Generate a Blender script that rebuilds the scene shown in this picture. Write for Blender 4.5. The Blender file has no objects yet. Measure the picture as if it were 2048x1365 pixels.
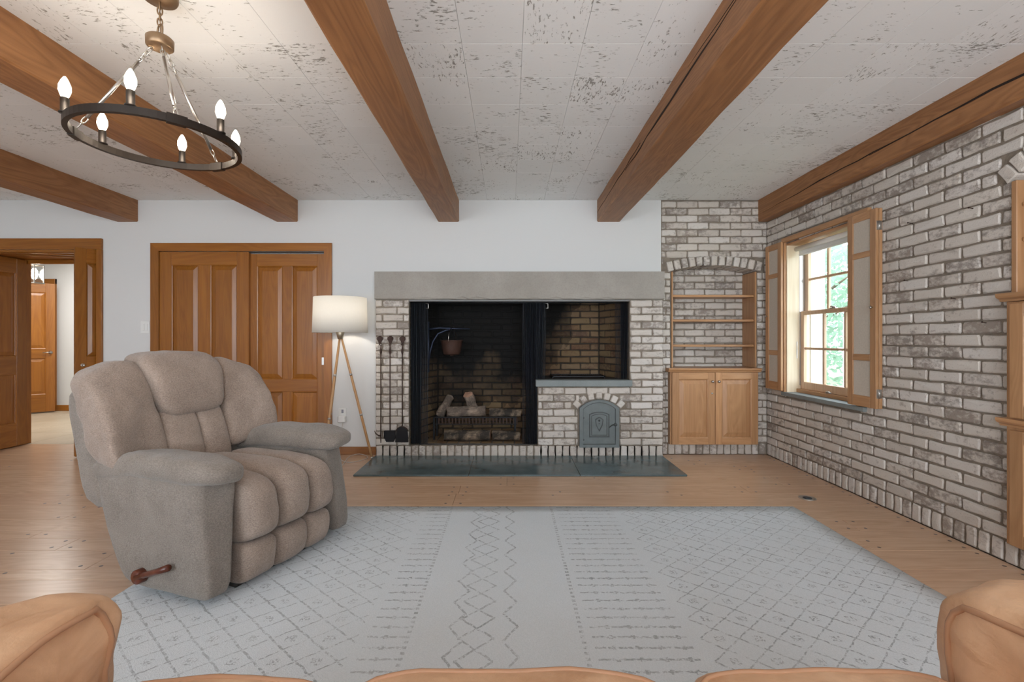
import bpy, bmesh, math, random
from mathutils import Vector, Matrix, noise
random.seed(7)
SC = bpy.context.scene
COL = SC.collection
PI = math.pi
# ------------------------------------------------------------ camera, world, lights, exposure
CH = 1.11                       # camera height
cd = bpy.data.cameras.new('camera'); cam = bpy.data.objects.new('camera', cd); COL.objects.link(cam)
cam.location = (0, 0, CH); cam.rotation_euler = (PI/2, 0, 0)
cd.sensor_width = 36; cd.lens = 935/2048*36; cd.shift_x = 5/2048; cd.shift_y = -4.5/2048
cd.clip_start = .02; cd.clip_end = 200
SC.camera = cam
vs = SC.view_settings
vs.view_transform = 'Standard'; vs.look = 'None'; vs.gamma = 1; vs.use_curve_mapping = False; vs.exposure = -0.1
w = bpy.data.worlds.new('sky'); SC.world = w; w.use_nodes = True
bg = w.node_tree.nodes['Background']; bg.inputs[0].default_value = (.80, .90, 1, 1); bg.inputs[1].default_value = 8.5

def area(name, loc, rot, sx, sy, power, col):
    l = bpy.data.lights.new(name, 'AREA'); l.shape = 'RECTANGLE'; l.size = sx; l.size_y = sy
    l.energy = power; l.color = col
    o = bpy.data.objects.new(name, l); COL.objects.link(o); o.location = loc; o.rotation_euler = rot
    return o
# unseen area lamps standing in for daylight at the two wide rear windows
area('rear_daylight', (-2.9, -2.42, 1.45), (PI/2, 0, 0), 2.6, 1.7, 5, (1, .96, .92))
area('rear_daylight', (.9, -2.42, 1.45), (PI/2, 0, 0), 2.2, 1.7, 40, (.92, .965, 1))
# added unseen fill lamp behind the camera, aimed up to brighten the ceiling
area('ceiling_fill', (.7, -1.3, .95), (PI-.35, 0, 0), 2.0, 1.4, 50, (.95, .98, 1))
area('hall_fill', (-5.9, 6.1, 2.38), (0, 0, 0), 1.2, .8, 55, (1, .97, .93))  # fill lamp added under the hall ceiling to brighten the hall

# ------------------------------------------------------------ helpers
def tag(o, label=None, cat=None, group=None, kind=None):
    if label: o['label'] = label
    if cat: o['category'] = cat
    if group: o['group'] = group
    if kind: o['kind'] = kind
    return o
def thing(name, label, cat, loc=(0, 0, 0), rz=0, group=None):
    o = bpy.data.objects.new(name, None); COL.objects.link(o)
    o.location = loc; o.rotation_euler = (0, 0, rz); o.empty_display_size = .1
    return tag(o, label, cat, group)
def sgroup(name, label, loc=(0, 0, 0), rz=0):
    o = bpy.data.objects.new(name, None); COL.objects.link(o); o.location = loc; o.rotation_euler = (0, 0, rz)
    o.empty_display_size = .1
    return tag(o, label, kind='structure')
def link_mesh(name, me, parent=None, loc=None, mat4=None):
    o = bpy.data.objects.new(name, me); COL.objects.link(o)
    if parent is not None: o.parent = parent
    if mat4 is not None: o.matrix_local = mat4
    elif loc is not None: o.location = loc
    return o
def sq(x, y, z, p):
    if not isinstance(p, (tuple, list)): return (abs(x)**p+abs(y)**p+abs(z)**p)**(1/p)
    lo, hi = .5, 2.2
    for _ in range(18):
        l = (lo+hi)/2
        if abs(x/l)**p[0]+abs(y/l)**p[1]+abs(z/l)**p[2] > 1: lo = l
        else: hi = l
    return l
class MB:
    def __init__(s): s.v = []; s.f = []; s.sm = []
    def add(s, vs_, fs, smooth=False):
        b = len(s.v); s.v += [tuple(p) for p in vs_]; s.f += [tuple(i+b for i in f) for f in fs]; s.sm += [smooth]*len(fs)
        return s
    def box(s, x0, x1, y0, y1, z0, z1, bev=0.0, M=None):
        if x0 > x1: x0, x1 = x1, x0
        if y0 > y1: y0, y1 = y1, y0
        if z0 > z1: z0, z1 = z1, z0
        if bev <= 0:
            vs_ = [(x, y, z) for z in (z0, z1) for y in (y0, y1) for x in (x0, x1)]
            fs = [(0, 2, 3, 1), (4, 5, 7, 6), (0, 1, 5, 4), (2, 6, 7, 3), (0, 4, 6, 2), (1, 3, 7, 5)]
        else:
            b = min(bev, (x1-x0)*.45, (y1-y0)*.45, (z1-z0)*.45)
            vs_ = []; idx = {}
            X = (x0, x1); Y = (y0, y1); Z = (z0, z1); sg = (1, -1)
            for i in (0, 1):
                for j in (0, 1):
                    for k in (0, 1):
                        idx[i, j, k, 0] = len(vs_); vs_.append((X[i], Y[j]+sg[j]*b, Z[k]+sg[k]*b))
                        idx[i, j, k, 1] = len(vs_); vs_.append((X[i]+sg[i]*b, Y[j], Z[k]+sg[k]*b))
                        idx[i, j, k, 2] = len(vs_); vs_.append((X[i]+sg[i]*b, Y[j]+sg[j]*b, Z[k]))
            I = lambda i, j, k, a: idx[i, j, k, a]
            fs = []
            for i in (0, 1):
                q = [I(i, 0, 0, 0), I(i, 1, 0, 0), I(i, 1, 1, 0), I(i, 0, 1, 0)]; fs.append(tuple(q if i else q[::-1]))
                q = [I(0, i, 0, 1), I(1, i, 0, 1), I(1, i, 1, 1), I(0, i, 1, 1)]; fs.append(tuple(q[::-1] if i else q))
                q = [I(0, 0, i, 2), I(1, 0, i, 2), I(1, 1, i, 2), I(0, 1, i, 2)]; fs.append(tuple(q if i else q[::-1]))
            for i in (0, 1):
                for j in (0, 1):
                    q = [I(i, j, 0, 0), I(i, j, 0, 1), I(i, j, 1, 1), I(i, j, 1, 0)]; fs.append(tuple(q if i == j else q[::-1]))
                    q = [I(i, 0, j, 0), I(i, 0, j, 2), I(i, 1, j, 2), I(i, 1, j, 0)]; fs.append(tuple(q[::-1] if i == j else q))
                    q = [I(0, i, j, 1), I(0, i, j, 2), I(1, i, j, 2), I(1, i, j, 1)]; fs.append(tuple(q if i == j else q[::-1]))
                    for k in (0, 1):
                        q = [I(i, j, k, 0), I(i, j, k, 1), I(i, j, k, 2)]
                        fs.append(tuple(q if (i+j+k) % 2 else q[::-1]))
        if M is not None: vs_ = [M @ Vector(p) for p in vs_]
        return s.add(vs_, fs)
    def prism(s, poly, fn, d0, d1, bev=0):
        """poly in (a,b); fn(a,b,d)->xyz"""
        n = len(poly)
        vs_ = [fn(a, b, d0) for a, b in poly] + [fn(a, b, d1) for a, b in poly]
        fs = [tuple(range(n)), tuple(range(2*n-1, n-1, -1))] + [(i, i+n, (i+1) % n+n, (i+1) % n) for i in range(n)]
        return s.add(vs_, fs)
    def tube(s, pts, r, n=8, smooth=True, caps=True, closed=False):
        pts = [Vector(p) for p in pts]; m = len(pts)
        rr = r if isinstance(r, (list, tuple)) else [r]*m
        vs_ = []; prev = None
        for i, p in enumerate(pts):
            if closed: t = pts[(i+1) % m]-pts[i-1]
            else: t = pts[min(i+1, m-1)]-pts[max(i-1, 0)]
            t.normalize()
            if prev is None:
                a = Vector((0, 0, 1)) if abs(t.z) < .9 else Vector((1, 0, 0))
                u = t.cross(a).normalized()
            else:
                u = (prev-t*prev.dot(t)).normalized()
            prev = u; q = t.cross(u)
            for k in range(n):
                an = 2*PI*k/n; vs_.append(p+(u*math.cos(an)+q*math.sin(an))*rr[i])
        fs = []
        for i in range(m if closed else m-1):
            j = (i+1) % m
            for k in range(n):
                fs.append((i*n+k, i*n+(k+1) % n, j*n+(k+1) % n, j*n+k))
        if caps and not closed:
            fs.append(tuple(range(n-1, -1, -1))); fs.append(tuple((m-1)*n+k for k in range(n)))
        return s.add(vs_, fs, smooth)
    def lathe(s, prof, c=(0, 0, 0), n=24, smooth=True, M=None):
        vs_ = []; m = len(prof)
        for r, z in prof:
            for k in range(n):
                a = 2*PI*k/n; p = Vector((r*math.cos(a), r*math.sin(a), z))
                if M is not None: p = M @ p
                vs_.append(p+Vector(c))
        fs = [(i*n+k, i*n+(k+1) % n, (i+1)*n+(k+1) % n, (i+1)*n+k) for i in range(m-1) for k in range(n)]
        if prof[0][0] > 1e-4: fs.append(tuple(range(n-1, -1, -1)))
        if prof[-1][0] > 1e-4: fs.append(tuple((m-1)*n+k for k in range(n)))
        return s.add(vs_, fs, smooth)
    def blob(s, fn, n=12, p=4.0, smooth=True):
        """superquadric rounded box; fn(x,y,z in -1..1) -> point"""
        bm = {}; vs_ = []; fs = []
        def vid(a, b, c):
            k = (a, b, c)
            if k not in bm:
                x, y, z = (2*t/n-1 for t in k)
                # even the spacing
                x, y, z = (math.tan(t*PI/4*.9)/math.tan(PI/4*.9) for t in (x, y, z))
                l = sq(x, y, z, p)
                bm[k] = len(vs_); vs_.append(Vector(fn(x/l, y/l, z/l)))
            return bm[k]
        for i in range(n):
            for j in range(n):
                fs.append((vid(i, j, 0), vid(i, j+1, 0), vid(i+1, j+1, 0), vid(i+1, j, 0)))
                fs.append((vid(i, j, n), vid(i+1, j, n), vid(i+1, j+1, n), vid(i, j+1, n)))
                fs.append((vid(i, 0, j), vid(i+1, 0, j), vid(i+1, 0, j+1), vid(i, 0, j+1)))
                fs.append((vid(i, n, j), vid(i, n, j+1), vid(i+1, n, j+1), vid(i+1, n, j)))
                fs.append((vid(0, i, j), vid(0, i, j+1), vid(0, i+1, j+1), vid(0, i+1, j)))
                fs.append((vid(n, i, j), vid(n, i+1, j), vid(n, i+1, j+1), vid(n, i, j+1)))
        return s.add(vs_, fs, smooth)
    def mesh(s, name, mat):
        me = bpy.data.meshes.new(name); me.from_pydata([tuple(p) for p in s.v], [], s.f)
        me.polygons.foreach_set('use_smooth', s.sm); me.materials.append(mat); me.update()
        return me
    def build(s, name, mat, parent=None, loc=None, label=None, kind=None, **k):
        o = link_mesh(name, s.mesh(name, mat), parent, loc)
        tag(o, label, k.get('cat'), k.get('group'), kind); return o

# ------------------------------------------------------------ materials
class NT:
    def __init__(s, name):
        s.m = bpy.data.materials.new(name); s.m.use_nodes = True; s.t = s.m.node_tree; s.n = s.t.nodes
        s.n.clear(); s.out = s.n.new('ShaderNodeOutputMaterial')
        s.b = s.n.new('ShaderNodeBsdfPrincipled'); s.lk(s.b.outputs[0], s.out.inputs[0])
    def lk(s, a, b): s.t.links.new(a, b)
    def setin(s, sock, v):
        if v is None: return
        if isinstance(v, bpy.types.NodeSocket): s.lk(v, sock)
        else:
            if isinstance(v, (tuple, list)) and len(v) == 3 and sock.type == 'RGBA': v = (*v, 1)
            sock.default_value = v
    def math(s, op, a, b=None, c=None, clamp=False):
        n = s.n.new('ShaderNodeMath'); n.operation = op; n.use_clamp = clamp
        s.setin(n.inputs[0], a)
        if b is not None: s.setin(n.inputs[1], b)
        if c is not None: s.setin(n.inputs[2], c)
        return n.outputs[0]
    def vmath(s, op, a, b):
        n = s.n.new('ShaderNodeVectorMath'); n.operation = op; s.setin(n.inputs[0], a); s.setin(n.inputs[1], b); return n.outputs[0]
    def mix(s, f, a, b, mode='MIX'):
        n = s.n.new('ShaderNodeMix'); n.data_type = 'RGBA'; n.blend_type = mode
        s.setin(n.inputs[0], f); s.setin(n.inputs[6], a); s.setin(n.inputs[7], b); return n.outputs[2]
    def ramp(s, f, *stops):
        n = s.n.new('ShaderNodeValToRGB'); e = n.color_ramp.elements
        while len(e) < len(stops): e.new(.5)
        for i, (p, c) in enumerate(stops):
            e[i].position = p; c = (c, c, c) if isinstance(c, (int, float)) else c; e[i].color = (*c, 1)
        s.setin(n.inputs[0], f); return n.outputs[0]
    def noise(s, vec, scale, detail=3, rough=.55, dist=0.0):
        n = s.n.new('ShaderNodeTexNoise'); s.setin(n.inputs['Vector'], vec); n.inputs['Scale'].default_value = scale
        n.inputs['Detail'].default_value = detail; n.inputs['Roughness'].default_value = rough; n.inputs['Distortion'].default_value = dist
        return n.outputs['Fac']
    def objco(s): return s.n.new('ShaderNodeTexCoord').outputs['Object']
    def pos(s): return s.n.new('ShaderNodeNewGeometry').outputs['Position']
    def rnd(s): return s.n.new('ShaderNodeObjectInfo').outputs['Random']
    def isl(s): return s.n.new('ShaderNodeNewGeometry').outputs['Random Per Island']
    def rand(s): return s.math('FRACT', s.math('ADD', s.rnd(), s.isl()))
    def scale(s, v, sc):
        return s.vmath('MULTIPLY', v, sc)
    def sep(s, v):
        n = s.n.new('ShaderNodeSeparateXYZ'); s.lk(v, n.inputs[0]); return n.outputs
    def comb(s, a, b, c):
        n = s.n.new('ShaderNodeCombineXYZ')
        for i, q in enumerate((a, b, c)): s.setin(n.inputs[i], q)
        return n.outputs[0]
    def bump(s, h, strength=.3, dist=.01):
        n = s.n.new('ShaderNodeBump'); n.inputs['Strength'].default_value = strength; n.inputs['Distance'].default_value = dist
        s.lk(h, n.inputs['Height']); s.lk(n.outputs[0], s.b.inputs['Normal']); return n
    def fin(s, col=None, rough=.5, metal=0, spec=None, **k):
        s.setin(s.b.inputs['Base Color'], col); s.setin(s.b.inputs['Roughness'], rough); s.b.inputs['Metallic'].default_value = metal
        if spec is not None: s.b.inputs['Specular IOR Level'].default_value = spec
        return s.m
def plain(name, col, rough=.5, metal=0, bump=0, bscale=60, var=.0):
    t = NT(name); c = col
    if var:
        c = t.mix(t.ramp(t.noise(t.pos(), bscale*.3, 4), (.3, 0), (.7, 1)), tuple(x*(1-var) for x in col), tuple(min(1, x*(1+var)) for x in col))
    if bump: t.bump(t.noise(t.pos(), bscale, 4), bump, .004)
    return t.fin(c, rough, metal)
def wood(name, dark, light, axis, rough=.35, fine=1.0, contrast=1.0, figure=1.0, varamt=.25, bump=.06):
    t = NT(name)
    off = t.scale(t.comb(t.rand(), t.rand(), t.rand()), (7., 13., 5.))
    p = t.vmath('ADD', t.objco(), off)
    sc = [22*fine]*3; sc['xyz'.index(axis)] = 1.1*fine
    g = t.noise(t.scale(p, tuple(sc)), 1, 5, .6, .6*figure)
    sc2 = [130*fine]*3; sc2['xyz'.index(axis)] = 3.5*fine
    h = t.noise(t.scale(p, tuple(sc2)), 1, 3, .6)
    sc3 = [5.]*3; sc3['xyz'.index(axis)] = .55
    b = t.noise(t.scale(p, tuple(sc3)), 1, 2, .5, 1.5*figure)
    rings = t.math('FRACT', t.math('MULTIPLY', b, 9.))
    rings = t.math('ABSOLUTE', t.math('SUBTRACT', rings, .5))
    f = t.math('ADD', t.math('MULTIPLY', g, .55), t.math('ADD', t.math('MULTIPLY', h, .3), t.math('MULTIPLY', rings, .35*figure)))
    k = .22/contrast
    col = t.ramp(f, (max(0, .52-k), dark), (min(1, .52+k), light))
    v = t.math('ADD', 1-varamt/2, t.math('MULTIPLY', t.rand(), varamt))
    col = t.mix(1., col, t.comb(v, v, v), 'MULTIPLY')
    t.bump(h, bump, .003)
    return t.fin(col, rough)
DW = ((.225, .074, .008), (.35, .132, .018))
W_DOORZ = wood('door_wood_upright', *DW, 'z', .3); W_DOORX = wood('door_wood_level', *DW, 'x', .3); W_DOORY = wood('door_wood_along', *DW, 'y', .3)
CW = ((.37, .185, .082), (.53, .295, .145))
W_CABZ = wood('cabinet_wood_upright', *CW, 'z', .35); W_CABX = wood('cabinet_wood_level', *CW, 'x', .35); W_CABY = wood('cabinet_wood_along', *CW, 'y', .35)
W_SASH_LIT = wood('daylit_sash_wood_upright', (.52, .33, .20), (.70, .50, .34), 'z', .35)  # sash wood paled, window daylight put into its colour
W_JAMB_LIT = wood('daylit_jamb_wood', (.70, .56, .38), (.82, .70, .52), 'z', .4, 1, 1, .6)  # cream tone carries the daylight falling on the jamb
W_BEAM = wood('beam_timber', (.22, .092, .033), (.39, .18, .07), 'y', .5, .7, 1.0, 1.3, .15, .25)
W_BAM = wood('lamp_leg_wood', (.42, .22, .09), (.62, .36, .17), 'z', .4)
W_LEVER = wood('lever_wood', (.08, .016, .006), (.13, .03, .012), 'x', .3)

def m_floor():
    t = NT('oak_floor')
    r = t.rand()
    off = t.scale(t.comb(r, t.math('MULTIPLY', r, 3.7), r), (17., 13., 5.))
    p = t.vmath('ADD', t.pos(), off)
    g = t.noise(t.scale(p, (1.6, 26, 26)), 1, 5, .6, .8)
    b = t.noise(t.scale(p, (.7, 6, 6)), 1, 2, .5, 1.6)
    rings = t.math('ABSOLUTE', t.math('SUBTRACT', t.math('FRACT', t.math('MULTIPLY', b, 8.)), .5))
    h = t.noise(t.scale(p, (5, 160, 160)), 1, 3, .6)
    f = t.math('ADD', t.math('MULTIPLY', g, .5), t.math('ADD', t.math('MULTIPLY', h, .25), t.math('MULTIPLY', rings, .4)))
    col = t.ramp(f, (.25, (.48, .305, .185)), (.75, (.68, .465, .315)))
    col = t.mix(t.math('MULTIPLY', r, .42), col, (.50, .30, .19))
    t.bump(h, .05, .002)
    return t.fin(col, .27)
M_FLOOR = m_floor()

def m_brick(name, whites, browns, amount, sootfn=None, rough=.85):
    t = NT(name); P = t.pos(); r = t.rand()
    r2 = t.math('FRACT', t.math('MULTIPLY', r, 7.31)); r3 = t.math('FRACT', t.math('MULTIPLY', r, 23.7))
    Q = t.vmath('ADD', P, t.comb(t.math('MULTIPLY', r, 5.), r2, r3))
    base = t.ramp(r2, (0, whites[0]), (.5, whites[1]), (1, whites[2]))
    br = t.ramp(r3, (0, browns[0]), (1, browns[1]))
    n1 = t.noise(t.scale(Q, (1, 1, 1.5)), 28, 6, .68)
    n2 = t.noise(Q, 9, 3, .6)
    f = t.math('ADD', n1, t.math('MULTIPLY', t.math('SUBTRACT', n2, .5), .7))
    f = t.math('ADD', f, t.math('MULTIPLY', t.math('SUBTRACT', t.math('POWER', r, 2.2), .33), amount))
    m = t.ramp(f, (.50, 0), (.72, .9))
    col = t.mix(m, base, br)
    n3 = t.noise(Q, 110, 3, .7)
    col = t.mix(t.ramp(n3, (.62, 0), (.74, .55)), col, tuple(x*.45 for x in browns[0]))
    rr = rough
    if sootfn:
        s = sootfn(t, P); col = t.mix(s, col, (.005, .005, .005))
    h = t.math('ADD', t.math('MULTIPLY', n1, .6), t.math('MULTIPLY', n3, .4))
    t.bump(h, .9, .006)
    return t.fin(col, rr, spec=.3)
M_BRICK = m_brick('whitewashed_brick', ((.635, .58, .52), (.55, .495, .44), (.67, .625, .58)), ((.31, .255, .215), (.24, .205, .18)), .30)
def soot(t, P):
    x, y, z = t.sep(P)
    n = t.noise(t.scale(P, (1, 1, .7)), 2.6, 4, .6)
    # black plume rises above the fire on the left half, thinner on the grill side
    right = t.math('MULTIPLY', t.math('GREATER_THAN', x, .2), t.math('MULTIPLY', t.math('SUBTRACT', x, .2), 1.15))
    a = t.math('SUBTRACT', t.math('SUBTRACT', z, .40), right)
    dx = t.math('ADD', x, .42)
    a = t.math('SUBTRACT', a, t.math('MULTIPLY', t.math('MULTIPLY', dx, dx), .30))
    a = t.math('ADD', a, t.math('MULTIPLY', t.math('SUBTRACT', n, .5), 1.5))
    return t.ramp(a, (-.32, 0), (.0, .45), (.42, .99))
M_FIREBRICK = m_brick('sooty_firebrick', ((.20, .14, .075), (.17, .105, .055), (.22, .155, .095)), ((.12, .06, .035), (.09, .06, .045)), .3, soot)
M_MORTAR = plain('mortar', (.225, .185, .145), .95, 0, .8, 90, .2)
def m_sm():
    t = NT('sooty_mortar'); P = t.pos(); col = t.mix(soot(t, P), (.035, .027, .02), (.003, .003, .003)); t.bump(t.noise(P, 90, 3), .5, .004)
    return t.fin(col, .95)
M_SMORTAR = m_sm()
M_WALL = plain('white_plaster', (.69, .69, .68), .75, 0, .08, 40)
M_STONE = None
def m_stone(name, c1, c2, rough, sc=3., bmp=.15):
    t = NT(name); P = t.pos(); n = t.noise(P, sc, 6, .6); n2 = t.noise(P, sc*30, 4, .6)
    col = t.mix(t.ramp(n, (.32, 0), (.7, 1)), c1, c2); col = t.mix(t.ramp(n2, (.45, 0), (.75, .35)), col, tuple(x*.7 for x in c1))
    t.bump(n2, bmp, .003); return t.fin(col, rough)
M_STONE = m_stone('grey_limestone', (.315, .285, .25), (.39, .36, .32), .7)
M_SHELF = m_stone('grey_green_stone', (.19, .215, .215), (.25, .275, .27), .55)
M_SLATE = m_stone('polished_slate', (.065, .098, .105), (.115, .155, .165), .2, 4., .05)
M_IRON = plain('black_iron', (.022, .022, .024), .5, .7, .3, 80)
M_RUST = plain('dark_rusty_iron', (.055, .03, .022), .6, .5, .3, 80)
M_NICKEL = plain('brushed_nickel', (.55, .53, .50), .3, 1)
M_BRONZE = plain('antique_bronze', (.30, .20, .12), .42, .8)
M_DKBRONZE = plain('dark_bronze', (.035, .027, .022), .4, .6)
M_WHITE = plain('white_plastic', (.78, .78, .76), .35)
M_OVEND = plain('shade_dark_cast_iron', (.065, .072, .07), .55)  # iron darkened, groove shade put into the colour of the relief parts
M_OVEN = m_stone('painted_cast_iron', (.135, .155, .155), (.175, .20, .20), .45, 14, .1)
def m_ceil():
    t = NT('pitted_ceiling_tile'); P = t.pos(); r = t.rand(); r2 = t.math('FRACT', t.math('MULTIPLY', r, 9.7))
    x, y, z = t.sep(P)
    flip = t.math('GREATER_THAN', r2, .68)
    n = t.n.new('ShaderNodeMix'); n.data_type = 'VECTOR'
    t.lk(flip, n.inputs[0]); t.lk(t.scale(P, (30, 85, 1)), n.inputs[4]); t.lk(t.scale(P, (85, 30, 1)), n.inputs[5])
    v = n.outputs[1]
    a = t.noise(v, 1, 4, .65, .4)
    m = t.noise(P, 5.5, 3, .6)
    dens = t.math('ADD', t.math('MULTIPLY', r, .10), t.math('MULTIPLY', t.math('SUBTRACT', m, .5), .42))
    f = t.math('ADD', a, dens)
    pit = t.ramp(f, (.675, 0), (.735, 1))
    col = t.mix(pit, (.85, .86, .86), (.33, .32, .30))
    tone = t.math('ADD', .965, t.math('MULTIPLY', r2, .05))
    col = t.mix(1., col, t.comb(tone, tone, tone), 'MULTIPLY')
    h = t.math('SUBTRACT', t.math('MULTIPLY', t.noise(v, .8, 3), .25), pit)
    t.bump(h, .45, .003)
    return t.fin(col, .85)
M_CEIL = m_ceil()
def m_fabric(name, c1, c2, weave=1.0):
    t = NT(name); P = t.objco(); x, y, z = t.sep(P)
    n = t.noise(P, 7, 4, .6)
    wv = t.noise(t.vmath('ADD', t.scale(P, (150, 150, 260)), (3, 1, 2)), 1, 2, .6)
    nn = t.noise(P, 300, 2, .7)
    f = t.math('ADD', t.math('MULTIPLY', wv, .65), t.math('ADD', t.math('MULTIPLY', nn, .3), t.math('MULTIPLY', n, .35)))
    col = t.mix(t.ramp(f, (.45, 0), (.85, 1)), c1, c2)
    t.bump(f, .8, .004)
    m = t.fin(col, .95, spec=.15)
    t.b.inputs['Sheen Weight'].default_value = .25
    return m
M_FAB = m_fabric('beige_woven_upholstery', (.20, .150, .121), (.42, .33, .272))
M_FABG = m_fabric('grey_beige_upholstery', (.15, .125, .105), (.31, .268, .232))
def m_leather():
    t = NT('tan_leather'); P = t.objco()
    n = t.noise(P, 6, 4, .6, .6); n2 = t.noise(P, 260, 3, .6); n3 = t.noise(t.scale(P, (1, .7, 1)), 9, 4, .5, .8)
    col = t.mix(t.ramp(n, (.3, 0), (.72, 1)), (.51, .28, .15), (.76, .485, .295))
    h = t.math('ADD', t.math('MULTIPLY', n3, 1.), t.math('MULTIPLY', n2, .06))
    t.bump(h, .5, .02); return t.fin(col, .48)
M_LEATHER = m_leather()
M_WELT = plain('leather_welt', (.46, .25, .14), .5)
def m_log(name, bark, burn):
    t = NT(name); P = t.objco(); n = t.noise(t.scale(P, (.25, 1, 1)), 60, 5, .7); b = t.noise(P, 8, 4, .7)
    col = t.mix(t.ramp(n, (.35, 0), (.65, 1)), tuple(x*.45 for x in bark), bark); col = t.mix(t.ramp(b, (.42, 0), (.6, burn)), col, (.012, .012, .012))
    t.bump(n, 1., .008); return t.fin(col, .9)
M_LOG = m_log('log_bark', (.46, .35, .27), .6); M_LOGB = m_log('charred_log', (.36, .27, .19), .9)
M_LOGEND = plain('sawn_log_end', (.42, .24, .16), .85, 0, .4, 60, .3)
def m_mesh():
    t = NT('spark_mesh'); t.fin((.022, .026, .034), .6, .2)
    return t.m
M_MESH = m_mesh()
def m_glass():
    t = NT('window_glass'); gl = t.n.new('ShaderNodeBsdfGlossy'); gl.inputs['Roughness'].default_value = .02
    tr = t.n.new('ShaderNodeBsdfTransparent'); tr.inputs[0].default_value = (.96, .98, .98, 1)
    mx = t.n.new('ShaderNodeMixShader'); mx.inputs[0].default_value = .06
    t.lk(tr.outputs[0], mx.inputs[1]); t.lk(gl.outputs[0], mx.inputs[2]); t.lk(mx.outputs[0], t.out.inputs[0]); return t.m
M_GLASS = m_glass()
def m_emit(name, col, s):
    t = NT(name); e = t.n.new('ShaderNodeEmission'); e.inputs[0].default_value = (*col, 1); e.inputs[1].default_value = s
    t.lk(e.outputs[0], t.out.inputs[0]); return t.m
M_BULB = m_emit('lit_bulb', (1, .86, .66), 22)
M_HBULB = m_emit('lit_hall_bulb', (1, .90, .74), 30)
def m_shade(name, col, tr=.45):
    t = NT(name); d = t.n.new('ShaderNodeBsdfDiffuse'); d.inputs[0].default_value = (*col, 1)
    tl = t.n.new('ShaderNodeBsdfTranslucent'); tl.inputs[0].default_value = (*col, 1)
    mx = t.n.new('ShaderNodeMixShader'); mx.inputs[0].default_value = tr
    wv = t.noise(t.scale(t.objco(), (1, 1, .15)), 400, 2); c = t.mix(wv, tuple(x*.93 for x in col), col)
    t.lk(c, d.inputs[0]); t.lk(c, tl.inputs[0])
    t.lk(d.outputs[0], mx.inputs[1]); t.lk(tl.outputs[0], mx.inputs[2]); t.lk(mx.outputs[0], t.out.inputs[0]); return t.m
M_SHADE = m_shade('linen_lamp_shade', (.86, .85, .82), .55)
M_LINEN = plain('linen_panel', (.56, .49, .41), .9, 0, .3, 300, .06)
M_LEAF = m_shade('leaves', (.30, .42, .31), .45)
M_BARK = plain('bark', (.12, .09, .06), .9, 0, .6, 30, .3)
M_GRASS = plain('grass', (.17, .20, .11), .95, 0, .6, 30, .3)
M_HALLFLOOR = m_stone('beige_hall_floor', (.42, .34, .24), (.52, .43, .32), .4, 2.)
M_CORD = plain('clear_cord', (.55, .50, .45), .3)

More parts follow.
